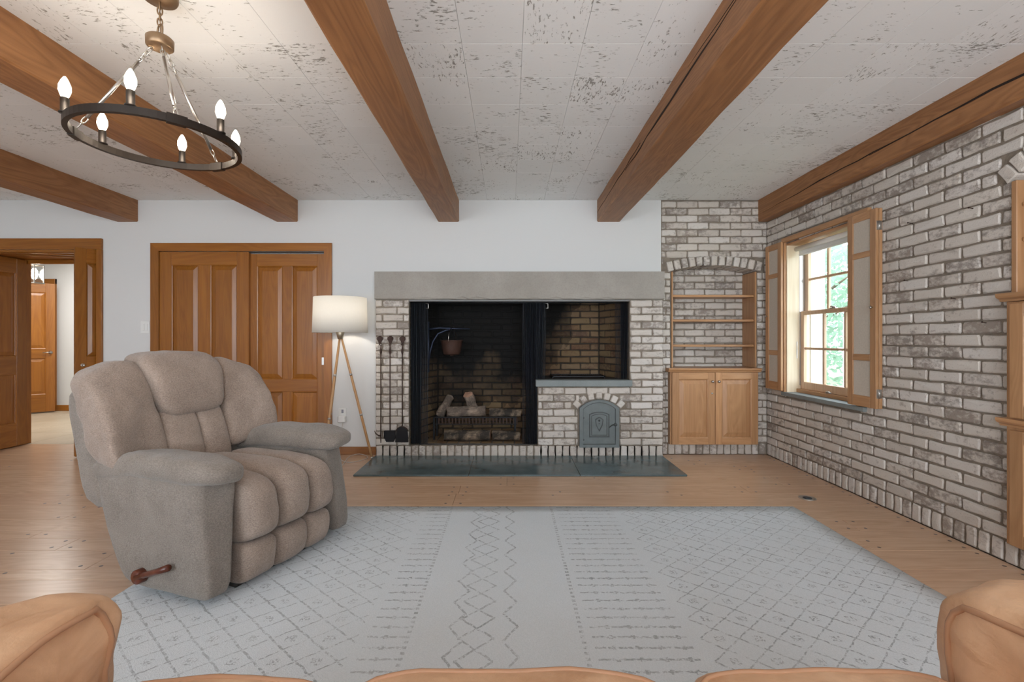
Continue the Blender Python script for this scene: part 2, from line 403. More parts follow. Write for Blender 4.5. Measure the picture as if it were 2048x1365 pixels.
def m_rug():
    t = NT('grey_trellis_rug'); P = t.pos(); X, Y, Z = t.sep(P)
    wob = t.noise(P, 22, 3, .6)
    x = t.math('ADD', X, t.math('MULTIPLY', t.math('SUBTRACT', wob, .5), .018))
    wob2 = t.noise(t.vmath('ADD', P, (5., 3., 1.)), 22, 3, .6)
    y = t.math('ADD', Y, t.math('MULTIPLY', t.math('SUBTRACT', wob2, .5), .018))
    M = t.math
    def tri(v): return M('ABSOLUTE', M('SUBTRACT', M('FRACT', v), .5))     # 0 at half-integers
    def band(v, c, hw): return M('LESS_THAN', M('ABSOLUTE', M('SUBTRACT', v, c)), hw)
    def line(v, wd): return M('LESS_THAN', tri(v), wd)
    ux = M('DIVIDE', M('SUBTRACT', x, 1.057), .143); uy = M('DIVIDE', M('SUBTRACT', y, .007), .122)
    la = line(M('ADD', ux, uy), .042); lb = line(M('SUBTRACT', ux, uy), .03)
    lat = M('MAXIMUM', la, lb)
    # glyph marks in each second diamond
    gx = M('ABSOLUTE', M('SUBTRACT', M('FRACT', M('ADD', ux, .5)), .5)); gy = M('ABSOLUTE', M('SUBTRACT', M('FRACT', M('ADD', uy, .5)), .5))
    gl = M('MULTIPLY', M('LESS_THAN', gx, .13), M('LESS_THAN', gy, .14))
    gl = M('MULTIPLY', gl, M('GREATER_THAN', t.noise(P, 110, 2), .5))
    lz = M('MAXIMUM', lat, gl)
    zone = M('MAXIMUM', M('GREATER_THAN', X, .70), M('LESS_THAN', X, -.56))
    lz = M('MULTIPLY', lz, zone)
    # narrow chain of diamonds
    cx = M('DIVIDE', M('ADD', x, .124), .13); cy = uy
    c1 = M('MAXIMUM', line(M('ADD', M('ADD', cx, .0), cy), .05), line(M('SUBTRACT', cx, cy), .05))
    c1 = M('MULTIPLY', c1, band(X, -.124, .068))
    # wide zigzags round the chain
    wx = M('DIVIDE', M('ABSOLUTE', M('ADD', x, .10)), .26)
    zz = line(M('ADD', wx, M('MULTIPLY', tri(M('DIVIDE', y, .17)), .42)), .022)
    zz = M('MULTIPLY', zz, band(X, -.10, .33))
    # dotted columns
    dots = M('MULTIPLY', M('MAXIMUM', band(X, -.375, .008), band(X, .27, .008)), M('LESS_THAN', tri(M('DIVIDE', Y, .03)), .25))
    # rows of ticks and dashes
    row = M('MULTIPLY', line(M('DIVIDE', y, .0605), .085), M('MAXIMUM', band(X, .48, .175), band(X, -.455, .07)))
    fat = M('MULTIPLY', M('MULTIPLY', line(M('DIVIDE', Y, .0605), .19), M('LESS_THAN', tri(M('DIVIDE', X, .083)), .09)), M('MAXIMUM', band(X, .48, .175), band(X, -.455, .07)))
    tot = M('MAXIMUM', M('MAXIMUM', lz, c1), M('MAXIMUM', M('MAXIMUM', zz, dots), M('MAXIMUM', row, fat)))
    wear = t.ramp(t.noise(P, 75, 3, .7), (.40, 0), (.56, 1)); wear2 = t.ramp(t.noise(P, 2.6, 3, .6), (.25, .35), (.65, 1))
    k = M('MULTIPLY', M('MULTIPLY', tot, wear), M('MULTIPLY', wear2, .62))
    sp = t.noise(P, 200, 3, .7); cl = t.noise(P, 3.2, 3, .6)
    base = t.mix(t.ramp(sp, (.3, 0), (.7, 1)), (.62, .675, .71), (.75, .80, .84))
    base = t.mix(t.math('MULTIPLY', cl, .3), base, (.60, .60, .585))
    col = t.mix(k, base, (.12, .135, .15))
    t.bump(sp, .6, .004)
    return t.fin(col, .95, spec=.1)
M_RUG = m_rug()
# ============================================================ STRUCTURE
YB = 4.484; XR = 2.465; H = 2.44; RP = .0684      # back wall, right wall, ceiling, brick course
YF = 4.379                                        # fireplace face
XL = -5.6; YREAR = -2.5
rnd = random.Random(3)

# ---- floor of planks
fl = MB(); fl.box(XL, XR+.1, YREAR, 4.92, -.06, -.012)
floor = fl.build('floor', plain('subfloor', (.05, .03, .02), .9)); tag(floor, 'wide light oak plank floor with dark pegs', kind='structure')
pegs = MB()
edges = [4.92, 4.69, 4.484, 4.30, 4.10, 3.93, 3.76, 3.53, 3.35, 3.115, 2.87, 2.70, 2.60, 2.45, 2.246, 2.149, 1.95, 1.80]
yy = edges[-1]
while yy > YREAR: yy -= rnd.choice((.10, .15, .2, .24)); edges.append(max(yy, YREAR))
nplank = 0
for i in range(len(edges)-1):
    y1, y0 = edges[i], edges[i+1]
    if y1-y0 < .03: continue
    x = XL-rnd.random()*1.5
    xmax = XR if y1 < YB+.01 else -3.95
    while x < xmax:
        L = rnd.choice((1.6, 2.1, 2.7, 3.3))
        xa, xb = max(x, XL), min(x+L, xmax); x += L
        if xb-xa < .05: continue
        m = MB(); cx, cy = (xa+xb)/2, (y0+y1)/2
        m.box(xa-cx+.0007, xb-cx-.0007, y0-cy+.0007, y1-cy-.0007, -.012, 0, .0012)
        m.build('plank', M_FLOOR, floor, (cx, cy, 0)); nplank += 1
        for ex in (xa+.05, xb-.05):
            for ey in ((y0+.035, y1-.035) if y1-y0 > .13 else ((y0+y1)/2,)):
                if abs(ex-XL) > .06 and (ex < XR-.02): pegs.lathe([(.009, -.003), (.009, .0006), (0, .0007)], (ex, ey, 0), 8, False)
        q = xa+.6+rnd.random()*.3
        while q < xb-.4:
            pegs.lathe([(.009, -.003), (.009, .0006), (0, .0007)], (q, rnd.choice((y0+.035, y1-.035)), 0), 8, False); q += .75+rnd.random()*.35
pegs.build('peg', plain('dark_peg', (.09, .045, .025), .4), floor, kind='stuff')
hf = MB()
hf.box(-8.6, -3.0, 4.92, 7.35, -.06, -.014)
hallf = hf.build('floor', plain('hall_subfloor', (.2, .17, .13), .9)); tag(hallf, 'pale beige tiled hall floor beyond the left doorway', kind='structure')
for i in range(8):
    for j in range(4):
        m = MB(); m.box(-.348, .348, -.303, .303, -.014, 0, .002)
        m.build('tile', M_HALLFLOOR, hallf, (-8.25+i*.7, 5.23+j*.61, 0))

# ---- ceiling of pitted tiles
c = MB(); c.box(XL, XR+.1, YREAR-.1, YB+.1, H+.012, H+.1)
ceil = c.build('ceiling', plain('ceiling_backing', (.35, .34, .32), .9)); tag(ceil, 'white pitted acoustic tile ceiling between timber beams', kind='structure')
P0, PX, PY = .058, .2727, .2733
tile_m = MB(); tile_m.box(-PX/2+.0006, PX/2-.0006, -PY/2+.0006, PY/2-.0006, 0, .012, .0007); tile_me = tile_m.mesh('tile', M_CEIL)
far = MB()
i0 = int((XL-P0)/PX)-1
for i in range(i0, 10):
    for j in range(-17, 10):
        xc = P0+(i+.5)*PX; yc = 2.106+(j+.5)*PY
        x0, x1, y0, y1 = max(xc-PX/2, XL), min(xc+PX/2, XR), max(yc-PY/2, YREAR), min(yc+PY/2, YB)
        if x1-x0 < .02 or y1-y0 < .02: continue
        whole = (x1-x0 > PX-.001 and y1-y0 > PY-.001)
        if yc > 1.75:
            if whole: link_mesh('tile', tile_me, ceil, (xc, yc, H))
            else:
                m = MB(); m.box(x0-xc+.0006, x1-xc-.0006, y0-yc+.0006, y1-yc-.0006, 0, .012, .0016); m.build('tile', M_CEIL, ceil, (xc, yc, H))
        else: far.box(x0+.0006, x1-.0006, y0+.0006, y1-.0006, H, H+.012, .0016)
far.build('tile', M_CEIL, ceil, kind='stuff')
m = MB(); m.box(-8.6, -3.0, 4.99, 7.35, 2.44, 2.54); tag(m.build('ceiling', M_WALL), 'plain white ceiling of the hall', kind='structure')

# ---- brick engine
_bc = {}
def brick_mesh(L, Hh, D, mat, var):
    k = (round(L, 3), round(Hh, 3), round(D, 3), mat.name, var)
    if k in _bc: return _bc[k]
    r = random.Random(hash((round(L*1000), round(Hh*1000), var)) & 0xffff)
    j = min(.0035, Hh*.06)
    def J(): return (r.random()-.5)*2*j
    nl = 2 if L > .09 else 1; nh = 2 if Hh > .09 else 1
    e = .006; hx, hz = L/2, Hh/2
    out = []
    def side(ax, az, bx, bz, n_):
        for q in range(n_): out.append((ax+(bx-ax)*q/n_+J(), az+(bz-az)*q/n_+J()))
        out.append((bx+J()*.5, bz+J()*.5))
    side(-hx+e, -hz, hx-e, -hz, nl); side(hx, -hz+e, hx, hz-e, nh)
    side(hx-e, hz, -hx+e, hz, nl); side(-hx, hz-e, -hx, -hz+e, nh)
    n = len(out); vs_ = []
    inset = .006
    for x, z in out: vs_.append((x, D, z))
    for x, z in out: vs_.append((x, .005, z))
    for x, z in out: vs_.append((x-math.copysign(inset, x)*(abs(x) > L*.3), -.001+J()*.3, z-math.copysign(inset, z)*(abs(z) > Hh*.3)))
    fs = []
    for a in range(2):
        for i in range(n): fs.append((a*n+i, a*n+(i+1) % n, (a+1)*n+(i+1) % n, (a+1)*n+i))
    ctr = len(vs_); vs_.append((0, -.0025+J()*.4, 0))
    for i in range(n): fs.append((2*n+i, 2*n+(i+1) % n, ctr))
    m = MB(); m.add(vs_, fs); me = m.mesh('brick', mat); _bc[k] = me; return me
class Wall:
    """u runs to the right as the wall is seen; its visible side looks to u x z"""
    def __init__(s, O, u, parent, mat, cap=290, rank=None):
        s.O = Vector(O); s.u = Vector(u).normalized(); s.y = Vector((-s.u.y, s.u.x, 0)); s.parent = parent; s.mat = mat; s.rec = []; s.cap = cap; s.rank = rank
        s.M = Matrix(((s.u.x, s.y.x, 0, s.O.x), (s.u.y, s.y.y, 0, s.O.y), (s.u.z, 0, 1, s.O.z), (0, 0, 0, 1)))
    def put(s, u, z, L, Hh, D=.03, rot=0, out=0):
        me = brick_mesh(L, Hh, D, s.mat, rnd.randrange(5))
        jit = (rnd.random()-.5)*.003
        M4 = s.M @ Matrix.Translation((u, jit-out, z)) @ Matrix.Rotation(rot+(rnd.random()-.5)*.008, 4, 'Y')
        if rnd.random() < .5 and rot == 0: M4 = M4 @ Matrix.Rotation(PI, 4, 'Y')
        s.rec.append((M4, me, L*Hh))
    def course(s, z0, Hh, u0, u1, cuts, shift, D=.03, joint=.0115, L=.2065, minL=.022, out=0):
        iv = [(u0, u1)]
        for a, b in cuts:
            nv = []
            for p, q in iv:
                if b <= p or a >= q: nv.append((p, q)); continue
                if a > p: nv.append((p, a))
                if b < q: nv.append((b, q))
            iv = nv
        for p, q in iv:
            k = math.floor((p-shift)/L)
            while shift+k*L < q:
                a = max(shift+k*L, p); b = min(shift+(k+1)*L, q); k += 1
                if b-a < minL: continue
                w_ = b-a-joint
                w_ = round(w_*200)/200 if w_ < .19 else w_
                if w_ < .012: continue
                s.put((a+b)/2, z0+Hh/2, w_, Hh-joint, D, out=out)
    def arch(s, uc, zs, half, rise, thick, n, ext, D=.03, out=0, bl=.058):
        R = (half*half+rise*rise)/(2*rise); zc = zs+rise-R
        a0 = math.asin(half/R)+ext
        for k in range(n):
            a = -a0+2*a0*(k+.5)/n
            rm = R+thick/2
            s.put(uc+rm*math.sin(a), zc+rm*math.cos(a), bl, thick-.006, D, a, out)
        return R, zc, a0
    def flush(s):
        rec = s.rec
        if s.rank: rec = sorted(rec, key=s.rank, reverse=True)
        st = MB()
        pinv = s.parent.matrix_basis.inverted()
        for i, (M4, me, A) in enumerate(rec):
            if i < s.cap: link_mesh('brick', me, s.parent, mat4=pinv @ M4)
            else: st.add([pinv @ M4 @ v.co for v in me.vertices], [tuple(p.vertices) for p in me.polygons])
        if st.v: st.build('brick', s.mat, s.parent, kind='stuff')
        s.rec = []
def ringcut(uc, zc, R, z):
    return [] if abs(z-zc) >= R or z < zc else [(uc-math.sqrt(R*R-(z-zc)**2), uc+math.sqrt(R*R-(z-zc)**2))]

# ---- back wall
wb = MB()
def bwbox(x0, x1, z0, z1, y1=YB+.12): wb.box(x0, x1, YB, y1, z0, z1)
YD = 4.98
bwbox(XL, -5.12, 0, H, YD); bwbox(-5.12, -3.95, 1.964, H, YD); bwbox(-3.95, -3.40, 0, H, YD)
bwbox(-3.40, -1.72, 1.97, H); bwbox(-1.72, -.98, 0, H); bwbox(-.98, 1.16, 1.70, H); bwbox(1.16, 1.453, 0, H)
wb.box(-3.40, -1.72, YB+.05, YB+.12, 0, 1.97)
wall_back = wb.build('wall_back', M_WALL); tag(wall_back, 'white plaster far wall ending in whitewashed brick beside the fireplace', kind='structure')
# brick part: mortar bed with an arched niche
NU0, NU1, NZ0, NZS = 1.55, 2.37, .108, 1.757
mo = MB(); dm = YB+.009
fb = lambda a, b, d: (a, d, b)
mo.box(1.453, NU0, dm, YB+.25, 0, H); mo.box(NU1, XR+.02, dm, YB+.25, 0, H); mo.box(NU0, NU1, dm, YB+.25, 0, NZ0)
R, zc = 1.61, .20
half = (NU1-NU0)/2; uc = (NU0+NU1)/2
arc = [(uc+1.63*math.sin(a), zc+1.63*math.cos(a)) for a in [math.asin(half/1.63)*(-1+2*k/14) for k in range(15)]]
mo.prism(arc+[(NU1, H), (NU0, H)], fb, dm, YB+.25)
YN = 4.73
mo.box(NU0-.02, NU1+.02, YN+.009, YN+.09, NZ0, 2.0)
mo.build('mortar_bed', M_MORTAR, wall_back)
W = Wall((0, YB, 0), (1, 0, 0), wall_back, M_BRICK, 400)
u = 1.453
while u < XR-.01:
    W.put(u+.0335, .053, .0565, .10, .03); u += .0672
rows = int((H-.108)/RP)+1
Ro = 1.61+.098+.012
for k in range(rows):
    z0 = .108+k*RP; hh = min(RP, H-z0)
    if hh < .02: continue
    zm = z0+hh/2; cuts = []
    if zm < NZS-.005: cuts = [(NU0-.004, NU1+.004)]
    elif zm < zc+Ro: cuts = ringcut(uc, zc, Ro, zm)
    cuts = [(max(a, NU0-.075), min(b, NU1+.075)) for a, b in cuts]
    W.course(z0, hh, 1.455, XR+.01, cuts, 1.49+(k % 2)*.103+.01)
W.arch(uc, NZS, half, .053, .098, 13, .022, D=.25, out=.018, bl=.054)
W.O.y = YN; W.M[1][3] = YN
for k in range(9, 26):
    z0 = .108+k*RP
    if z0 > 1.82: break
    W.course(z0, RP, NU0, NU1, [], 1.46+(k % 2)*.103)
W.flush()

# ---- right wall
mo = MB()
WY0, WY1, WZ0, WZ1 = 3.30, 4.16, .60, 1.95
HY0, HY1 = 1.33, 2.29; HZS = 1.883
fr = lambda a, b, d: (d, -a, b)
xm = XR+.009; XO = XR+.30
mo.box(xm, XO, WY1, YB+.25, 0, H); mo.box(xm, XO, WY0, WY1, 0, WZ0); mo.box(xm, XO, WY0, WY1, WZ1, H); mo.box(xm, XO, HY1, WY0, 0, H)
mo.box(xm, XO, HY0, HY1, 0, .108); mo.box(xm, XO, YREAR, HY0, 0, H)
hc = -(HY0+HY1)/2; hh_ = (HY1-HY0)/2; hR = (hh_**2+.16**2)/.32; hzc = HZS+.16-hR
arc = [(hc+(hR+.02)*math.sin(a), hzc+(hR+.02)*math.cos(a)) for a in [math.asin(hh_/(hR+.02))*(-1+2*k/14) for k in range(15)]]
mo.prism(arc+[(-HY0, H), (-HY1, H)], fr, xm, XO)
mo.box(XR+.26, XO+.04, HY0-.02, HY1+.02, .108, 2.15)
wall_right = sgroup('wall_right', 'right-hand wall of whitewashed tumbled brick around the window')
mo.build('mortar_bed', M_MORTAR, wall_right)
def scr(r):
    p = r[0].translation; 
    if p.y < .3: return -1
    px = 1019+935*p.x/p.y; py = 678+935*(CH-p.z)/p.y
    inside = px < 2080 and -20 < py < 1400
    return (1e3 if inside else 0)+r[2]/p.y**2*(1/p.y)
W = Wall((XR, 0, 0), (0, -1, 0), wall_right, M_BRICK, 296, scr)
u = -YB
while u < .5:
    W.put(u+.0335, .053, .0565, .10, .03); u += .0672
for k in range(rows):
    z0 = .108+k*RP; hh = min(RP, 2.30-z0)
    if hh < .02: continue
    zm = z0+hh/2; cuts = []
    if WZ0-.03 < zm < WZ1+.02: cuts.append((-WY1-.004, -WY0+.004))
    if zm < HZS: cuts.append((-HY1-.004, -HY0+.004))
    else: cuts += [(max(a, -HY1-.075), min(b, -HY0+.075)) for a, b in ringcut(hc, hzc, hR+.11, zm)]
    W.course(z0, hh, -YB, 1.9, cuts, .031+(k % 2)*.103)
W.arch(hc, HZS, hh_, .16, .098, 17, .03, D=.2, out=.008)
W.flush()

# ---- unseen sides of the room, with the windows that light it
m = MB(); m.box(XL-.1, XL, YREAR, YB+.5, 0, H); tag(m.build('wall_left', M_WALL), 'plain white left-hand wall', kind='structure')
m = MB()
for a, b, c_, d in ((XL, -4.3, 0, H), (-4.3, -1.5, 0, .5), (-4.3, -1.5, 2.35, H), (-1.5, -.3, 0, H), (-.3, 2.1, 0, .5), (-.3, 2.1, 2.35, H), (2.1, XR+.1, 0, H)):
    m.box(a, b, YREAR-.1, YREAR, c_, d)
tag(m.build('wall_rear', M_WALL), 'plain white rear wall with two wide windows', kind='structure')
# hall shell
m = MB(); m.box(-8.6, -3.0, 7.2, 7.3, 0, H); tag(m.build('wall_hall_far', M_WALL), 'white far wall of the hall', kind='structure')
m = MB(); m.box(-3.1, -3.0, YD, 7.2, 0, H); tag(m.build('wall_hall_right', M_WALL), 'white side wall of the hall', kind='structure')
m = MB(); m.box(-8.7, -8.6, YD-.1, 7.2, 0, H); m.box(-8.6, XL, YD-.12, YD, 0, H); tag(m.build('wall_hall_left', M_WALL), 'white left wall of the hall', kind='structure')
m = MB(); m.box(-8.6, -3.1, 7.18, 7.2, 0, .09, .004); tag(m.build('baseboard_hall', W_DOORX), 'reddish wooden baseboard of the hall', kind='structure')
m = MB(); m.box(-3.93, -3.44, YB-.014, YB, 0, .075, .003); tag(m.build('baseboard_back', W_DOORX), 'reddish wooden baseboard between the doorways', kind='structure')
m = MB(); m.box(-1.69, -1.262, YB-.014, YB, 0, .075, .003); tag(m.build('baseboard_back', W_DOORX), 'short reddish wooden baseboard beside the fireplace', kind='structure')

# ---- beams
def beam(x0, x1, label, cracks=(), y1=YB):
    cx = (x0+x1)/2; root = thing('ceiling_beam', label, 'beam', (cx, 0, H), 0, None)
    m = MB(); n = 26; prof = []
    r = random.Random(int(cx*100)); ya, yb = YREAR+.02, y1-.001; hw = (x1-x0)/2
    base = [(-hw, 0), (-hw, -.20), (-hw+.008, -.208), (hw-.008, -.208), (hw, -.20), (hw, 0)]
    vs_ = []
    for i in range(n+1):
        y = ya+(yb-ya)*i/n
        for a, b in base:
            j = (0 if b == 0 else 1)
            vs_.append((a+(r.random()-.5)*.006*(1 if abs(a) > hw*.9 else .4)*(i < n), y, b+(r.random()-.5)*.005*j*(i < n)))
    fs = [(i*6+k, i*6+(k+1) % 6, (i+1)*6+(k+1) % 6, (i+1)*6+k) for i in range(n) for k in range(6)]
    fs.append((5, 4, 3, 2, 1, 0)); fs.append(tuple(n*6+k for k in range(6)))
    m.add(vs_, fs); m.build('timber', W_BEAM, root)
    for side, pts, wd in cracks:    # drying cracks: dark slivers on the face, the cracks' shade put in their colour
        cm = MB(); e = .0015; vs_ = []
        for i, (y, z) in enumerate(pts):
            t = i/(len(pts)-1); hwid = wd*math.sin(PI*min(max(t, .04), .96))*.5*(.6+.8*r.random())
            x = side*(hw+e*1.6)
            vs_ += [(x, y, z-hwid), (x, y, z+hwid), (x-side*.012, y, z)]
        fs = []
        for i in range(len(pts)-1):
            a = 3*i; b = a+3
            fs += [(a, b, b+1, a+1), (a+1, b+1, b+2, a+2), (a+2, b+2, b, a)]
        cm.add(vs_, fs); cm.build('crack', plain('crack_shadow', (.02, .01, .006), 1) if 'crack_shadow' not in bpy.data.materials else bpy.data.materials['crack_shadow'], root)
    return root
beam(-3.765, -3.563, 'timber ceiling beam nearest the left doorway')
beam(-2.237, -2.030, 'timber ceiling beam running above the round chandelier')
beam(-.686, -.484, 'timber ceiling beam over the left end of the fireplace')
def wav(y0, y1, z0, z1, n, s):
    r = random.Random(s); return [(y0+(y1-y0)*i/n, z0+(z1-z0)*i/n+(r.random()-.5)*.012) for i in range(n+1)]
beam(.840, 1.062, 'timber ceiling beam over the right end of the fireplace, split by long cracks', [(-1, wav(4.47, 3.0, -.12, -.075, 12, 1), .006), (-1, wav(3.4, 1.5, -.11, -.07, 14, 2), .012), (-1, wav(2.2, .9, -.05, -.09, 8, 3), .008)])
beam(2.384, XR+.02, 'timber beam running along the top of the right brick wall', [(-1, wav(4.4, 2.8, -.135, -.10, 12, 4), .008), (-1, wav(3.1, 1.2, -.115, -.085, 12, 5), .010)])

# ============================================================ DOORS
def frame(x0, x1, y0, y1, z0, z1, depth, M=None): pass
def leaf(parent, w_, h, z0, cols, rows_, st=.085, th=.035, mats=None, side=-1, both=False):
    """panelled leaf: stiles, rails, raised panels as children of parent; local x 0..w, front looks to -y"""
    mz, mx = mats or (W_DOORZ, W_DOORX)
    edgesx = [0]; 
    m = MB(); m.box(0, st, -th/2, th/2, z0, h, .002); m.build('stile', mz, parent)
    m = MB(); m.box(w_-st, w_, -th/2, th/2, z0, h, .002); m.build('stile', mz, parent)
    pw = (w_-st*(cols+1))/cols
    zs = rows_                       # list of (za, zb) panel openings, low to high
    prev = z0
    for za, zb in zs:
        m = MB(); m.box(st, w_-st, -th/2, th/2, prev, za, .002); m.build('rail', mx, parent); prev = zb
    m = MB(); m.box(st, w_-st, -th/2, th/2, prev, h, .002); m.build('rail', mx, parent)
    for za, zb in zs:
        for c_ in range(cols-1):
            xx = st+pw+(pw+st)*c_
            m = MB(); m.box(xx, xx+st, -th/2, th/2, za, zb, .002); m.build('mullion', mz, parent)
        for c_ in range(cols):
            xa = st+(pw+st)*c_; xb = xa+pw
            m = MB()
            for s_ in ((-1, 1) if both else (-1,)):
                o = s_*th/2; g = .012; bw = min(.035, pw*.22)
                # moulding lip, sloped shoulder and raised field
                ring = [(xa, za, o-s_*.002), (xa+.008, za+.008, o-s_*.006), (xa+g, za+g, o-s_*.014), (xa+g+bw, za+g+bw, o-s_*.005), (xa+g+bw+.003, za+g+bw+.003, o-s_*.003)]
                vs_ = []
                for (ax, az, yo) in ring:
                    dx = ax-xa; dz = az-za
                    vs_ += [(xa+dx, yo, za+dz), (xb-dx, yo, za+dz), (xb-dx, yo, zb-dz), (xa+dx, yo, zb-dz)]
                fs = []
                for r_ in range(len(ring)-1):
                    for k in range(4):
                        q = (r_*4+k, r_*4+(k+1) % 4, r_*4+4+(k+1) % 4, r_*4+4+k); fs.append(q if s_ < 0 else q[::-1])
                q = tuple(len(vs_)-4+k for k in range(4)); fs.append(q if s_ < 0 else q[::-1])
                m.add(vs_, fs)
            m.build('panel', mz, parent)
# closet: door_2
d = sgroup('door_2', 'pair of closed orange wood panelled doors in a wood casing', (0, 0, 0))
m = MB()
X0, X1, ZT = -3.43, -1.70, 2.026
m.prism([(X0, 0), (X0+.08, 0), (X0+.08, ZT-.078), (X0, ZT)], fb, YB-.022, YB); m.build('casing', W_DOORZ, d)
m = MB(); m.prism([(X1-.072, 0), (X1, 0), (X1, ZT), (X1-.072, ZT-.078)], fb, YB-.022, YB); m.build('casing', W_DOORZ, d)
m = MB(); m.prism([(X0, ZT), (X0+.08, ZT-.078), (X1-.072, ZT-.078), (X1, ZT)], fb, YB-.022, YB); m.build('casing', W_DOORX, d)
for nm, x0, x1, y, zt in (('door_leaf', -3.35, -2.495, YB+.012, 1.946), ('door_leaf', -2.515, -1.765, YB+.034, 1.925)):
    pass
lf = sgroup('door_leaf', None); lf.parent = d; lf.location = (-3.35, YB+.008, 0); del lf['kind']
leaf(lf, .855, 1.944, .008, 2, [(.10, .60), (.72, 1.80+.018)], .115, .034)
lf = sgroup('door_leaf', None); lf.parent = d; lf.location = (-2.52, YB+.034, 0); del lf['kind']
leaf(lf, .755, 1.928, .008, 2, [(.10, .60), (.72, 1.812)], .087, .03)
m = MB(); m.box(-.019, .019, -.002, 0, -.036, .036, .001); m.box(-.011, .011, -.0035, -.001, -.027, .027); p = m.build('flush_pull', M_NICKEL, d, (-1.789, YB+.019-.001, .894))
m = MB(); m.box(-2.50, -1.772, YB-.004, YB+.015, 1.934, 1.943); m.build('track', M_DKBRONZE, d)
# left doorway: door_1
d = sgroup('door_1', 'open doorway at the left, its orange wood panelled leaves folded back')
m = MB(); m.box(-5.20, -5.12, YB-.022, YB, 0, 1.964); m.build('casing', W_DOORZ, d)
m = MB(); m.box(-3.948, -3.895, YB-.022, YB, 0, 1.964, .003); m.build('casing', W_DOORZ, d)
m = MB(); m.box(-5.20, -3.895, YB-.024, YB, 1.964, 2.07, .004); m.build('casing', W_DOORX, d)
m = MB(); m.box(-5.12, -5.10, YB, YD+.005, 0, 1.964); m.build('jamb', W_DOORZ, d)
m = MB(); m.box(-3.965, -3.949, YB, YD+.02, 0, 1.964); m.build('jamb', W_DOORZ, d)
m = MB(); m.box(-5.10, -3.965, YB, YD+.02, 1.944, 1.964)
m.box(-5.10, -3.965, YD-.06, YD-.02, 1.90, 1.944, .003); m.box(-5.10, -3.965, YB+.03, YB+.05, 1.936, 1.944, .002)
m.build('head_jamb', W_DOORX, d)
for (a, b) in (((-4.85, 4.60), (-4.1, 4.86)), ((-4.5, 4.56), (-4.0, 4.70))):
    m = MB(); v = Vector((b[0]-a[0], b[1]-a[1], 0)); L = v.length
    M4 = Matrix.Translation((a[0], a[1], 1.938)) @ Matrix.Rotation(math.atan2(v.y, v.x), 4, 'Z')
    m.box(0, L, -.008, .008, -.006, .006, .002, M4); m.build('track', W_DOORX, d)
lf = sgroup('door_leaf', None); lf.parent = d; del lf['kind']
lf.location = (-5.080, 4.49, 0); lf.rotation_euler = (0, 0, PI/2)
leaf(lf, .415, 1.93, .01, 1, [(.24, .75), (.93, 1.79)], .10, .034)
lf = sgroup('door_leaf', None); lf.parent = d; del lf['kind']
lf.location = (-4.058, 4.36, 0); lf.rotation_euler = (0, 0, math.atan2(.25, .16))
leaf(lf, .29, 1.965, .01, 1, [(.24, .75), (.94, 1.83)], .082, .034)
m = MB(); m.lathe([(.016, 0), (.016, .004), (.010, .006), (.009, .003), (0, .003)], (0, 0, 0), 16, True, Matrix.Rotation(PI/2, 4, 'X'))
kb = m.build('bolt_plate', M_NICKEL, lf, (.055, -.0175, .862)); 
# hall door: door_3
d = sgroup('door_3', 'far orange wood panelled hall door standing slightly open')
lf = sgroup('door_leaf', None); lf.parent = d; del lf['kind']
lf.location = (-7.215, 6.735, 0); lf.rotation_euler = (0, 0, math.atan2(.33, .33))
leaf(lf, .48, 1.94, .02, 1, [(.28, .82), (.96, 1.80)], .10, .036)
m = MB(); m.lathe([(.024, 0), (.024, .006), (.01, .01), (.01, .04)], (.43, -.019, .905), 14, True, Matrix.Rotation(PI/2, 4, 'X'))
m.tube([(.43, -.055, .905), (.40, -.06, .907), (.345, -.058, .900)], [.008, .008, .006], 8)
m.build('lever_handle', M_NICKEL, lf)
m = MB(); m.box(-7.05, -6.97, 7.17, 7.2, 0, 2.03, .003); m.build('casing', W_DOORZ, d)
m = MB(); m.box(-7.9, -6.97, 7.168, 7.2, 1.95, 2.03, .003); m.build('casing', W_DOORX, d)
# ============================================================ WINDOW
W1 = sgroup('window_1', 'double-hung wood window in the brick wall with folded shutters')
XW = XR
def wbx(name, mat, x0, x1, y0, y1, z0, z1, bev=.002, parent=None, **k):
    m = MB(); m.box(x0, x1, y0, y1, z0, z1, bev); return m.build(name, mat, parent or W1, **k)
M_JAMB = W_JAMB_LIT
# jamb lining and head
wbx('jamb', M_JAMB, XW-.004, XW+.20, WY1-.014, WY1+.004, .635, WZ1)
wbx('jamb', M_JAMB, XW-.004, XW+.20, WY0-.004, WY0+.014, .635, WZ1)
wbx('head_jamb', W_CABY, XW-.004, XW+.20, WY0, WY1, WZ1-.014, WZ1+.004)
wbx('casing', W_CABZ, XW-.022, XW, WY1-.002, WY1+.03, .635, 1.99)
wbx('casing', W_CABZ, XW-.022, XW, WY0-.03, WY0+.002, .635, 1.99)
wbx('head_casing', W_CABY, XW-.030, XW, 3.18, WY1+.03, 1.965, 2.005)
wbx('sill', M_SHELF, XW-.03, XW+.10, 3.22, WY1+.035, .605, .637, .003)
wbx('stool', W_CABY, XW+.08, XW+.20, WY0, WY1, .637, .668)
wbx('sash_track', M_NICKEL, XW+.105, XW+.175, WY1-.018, WY1-.013, .70, 1.90, .001)
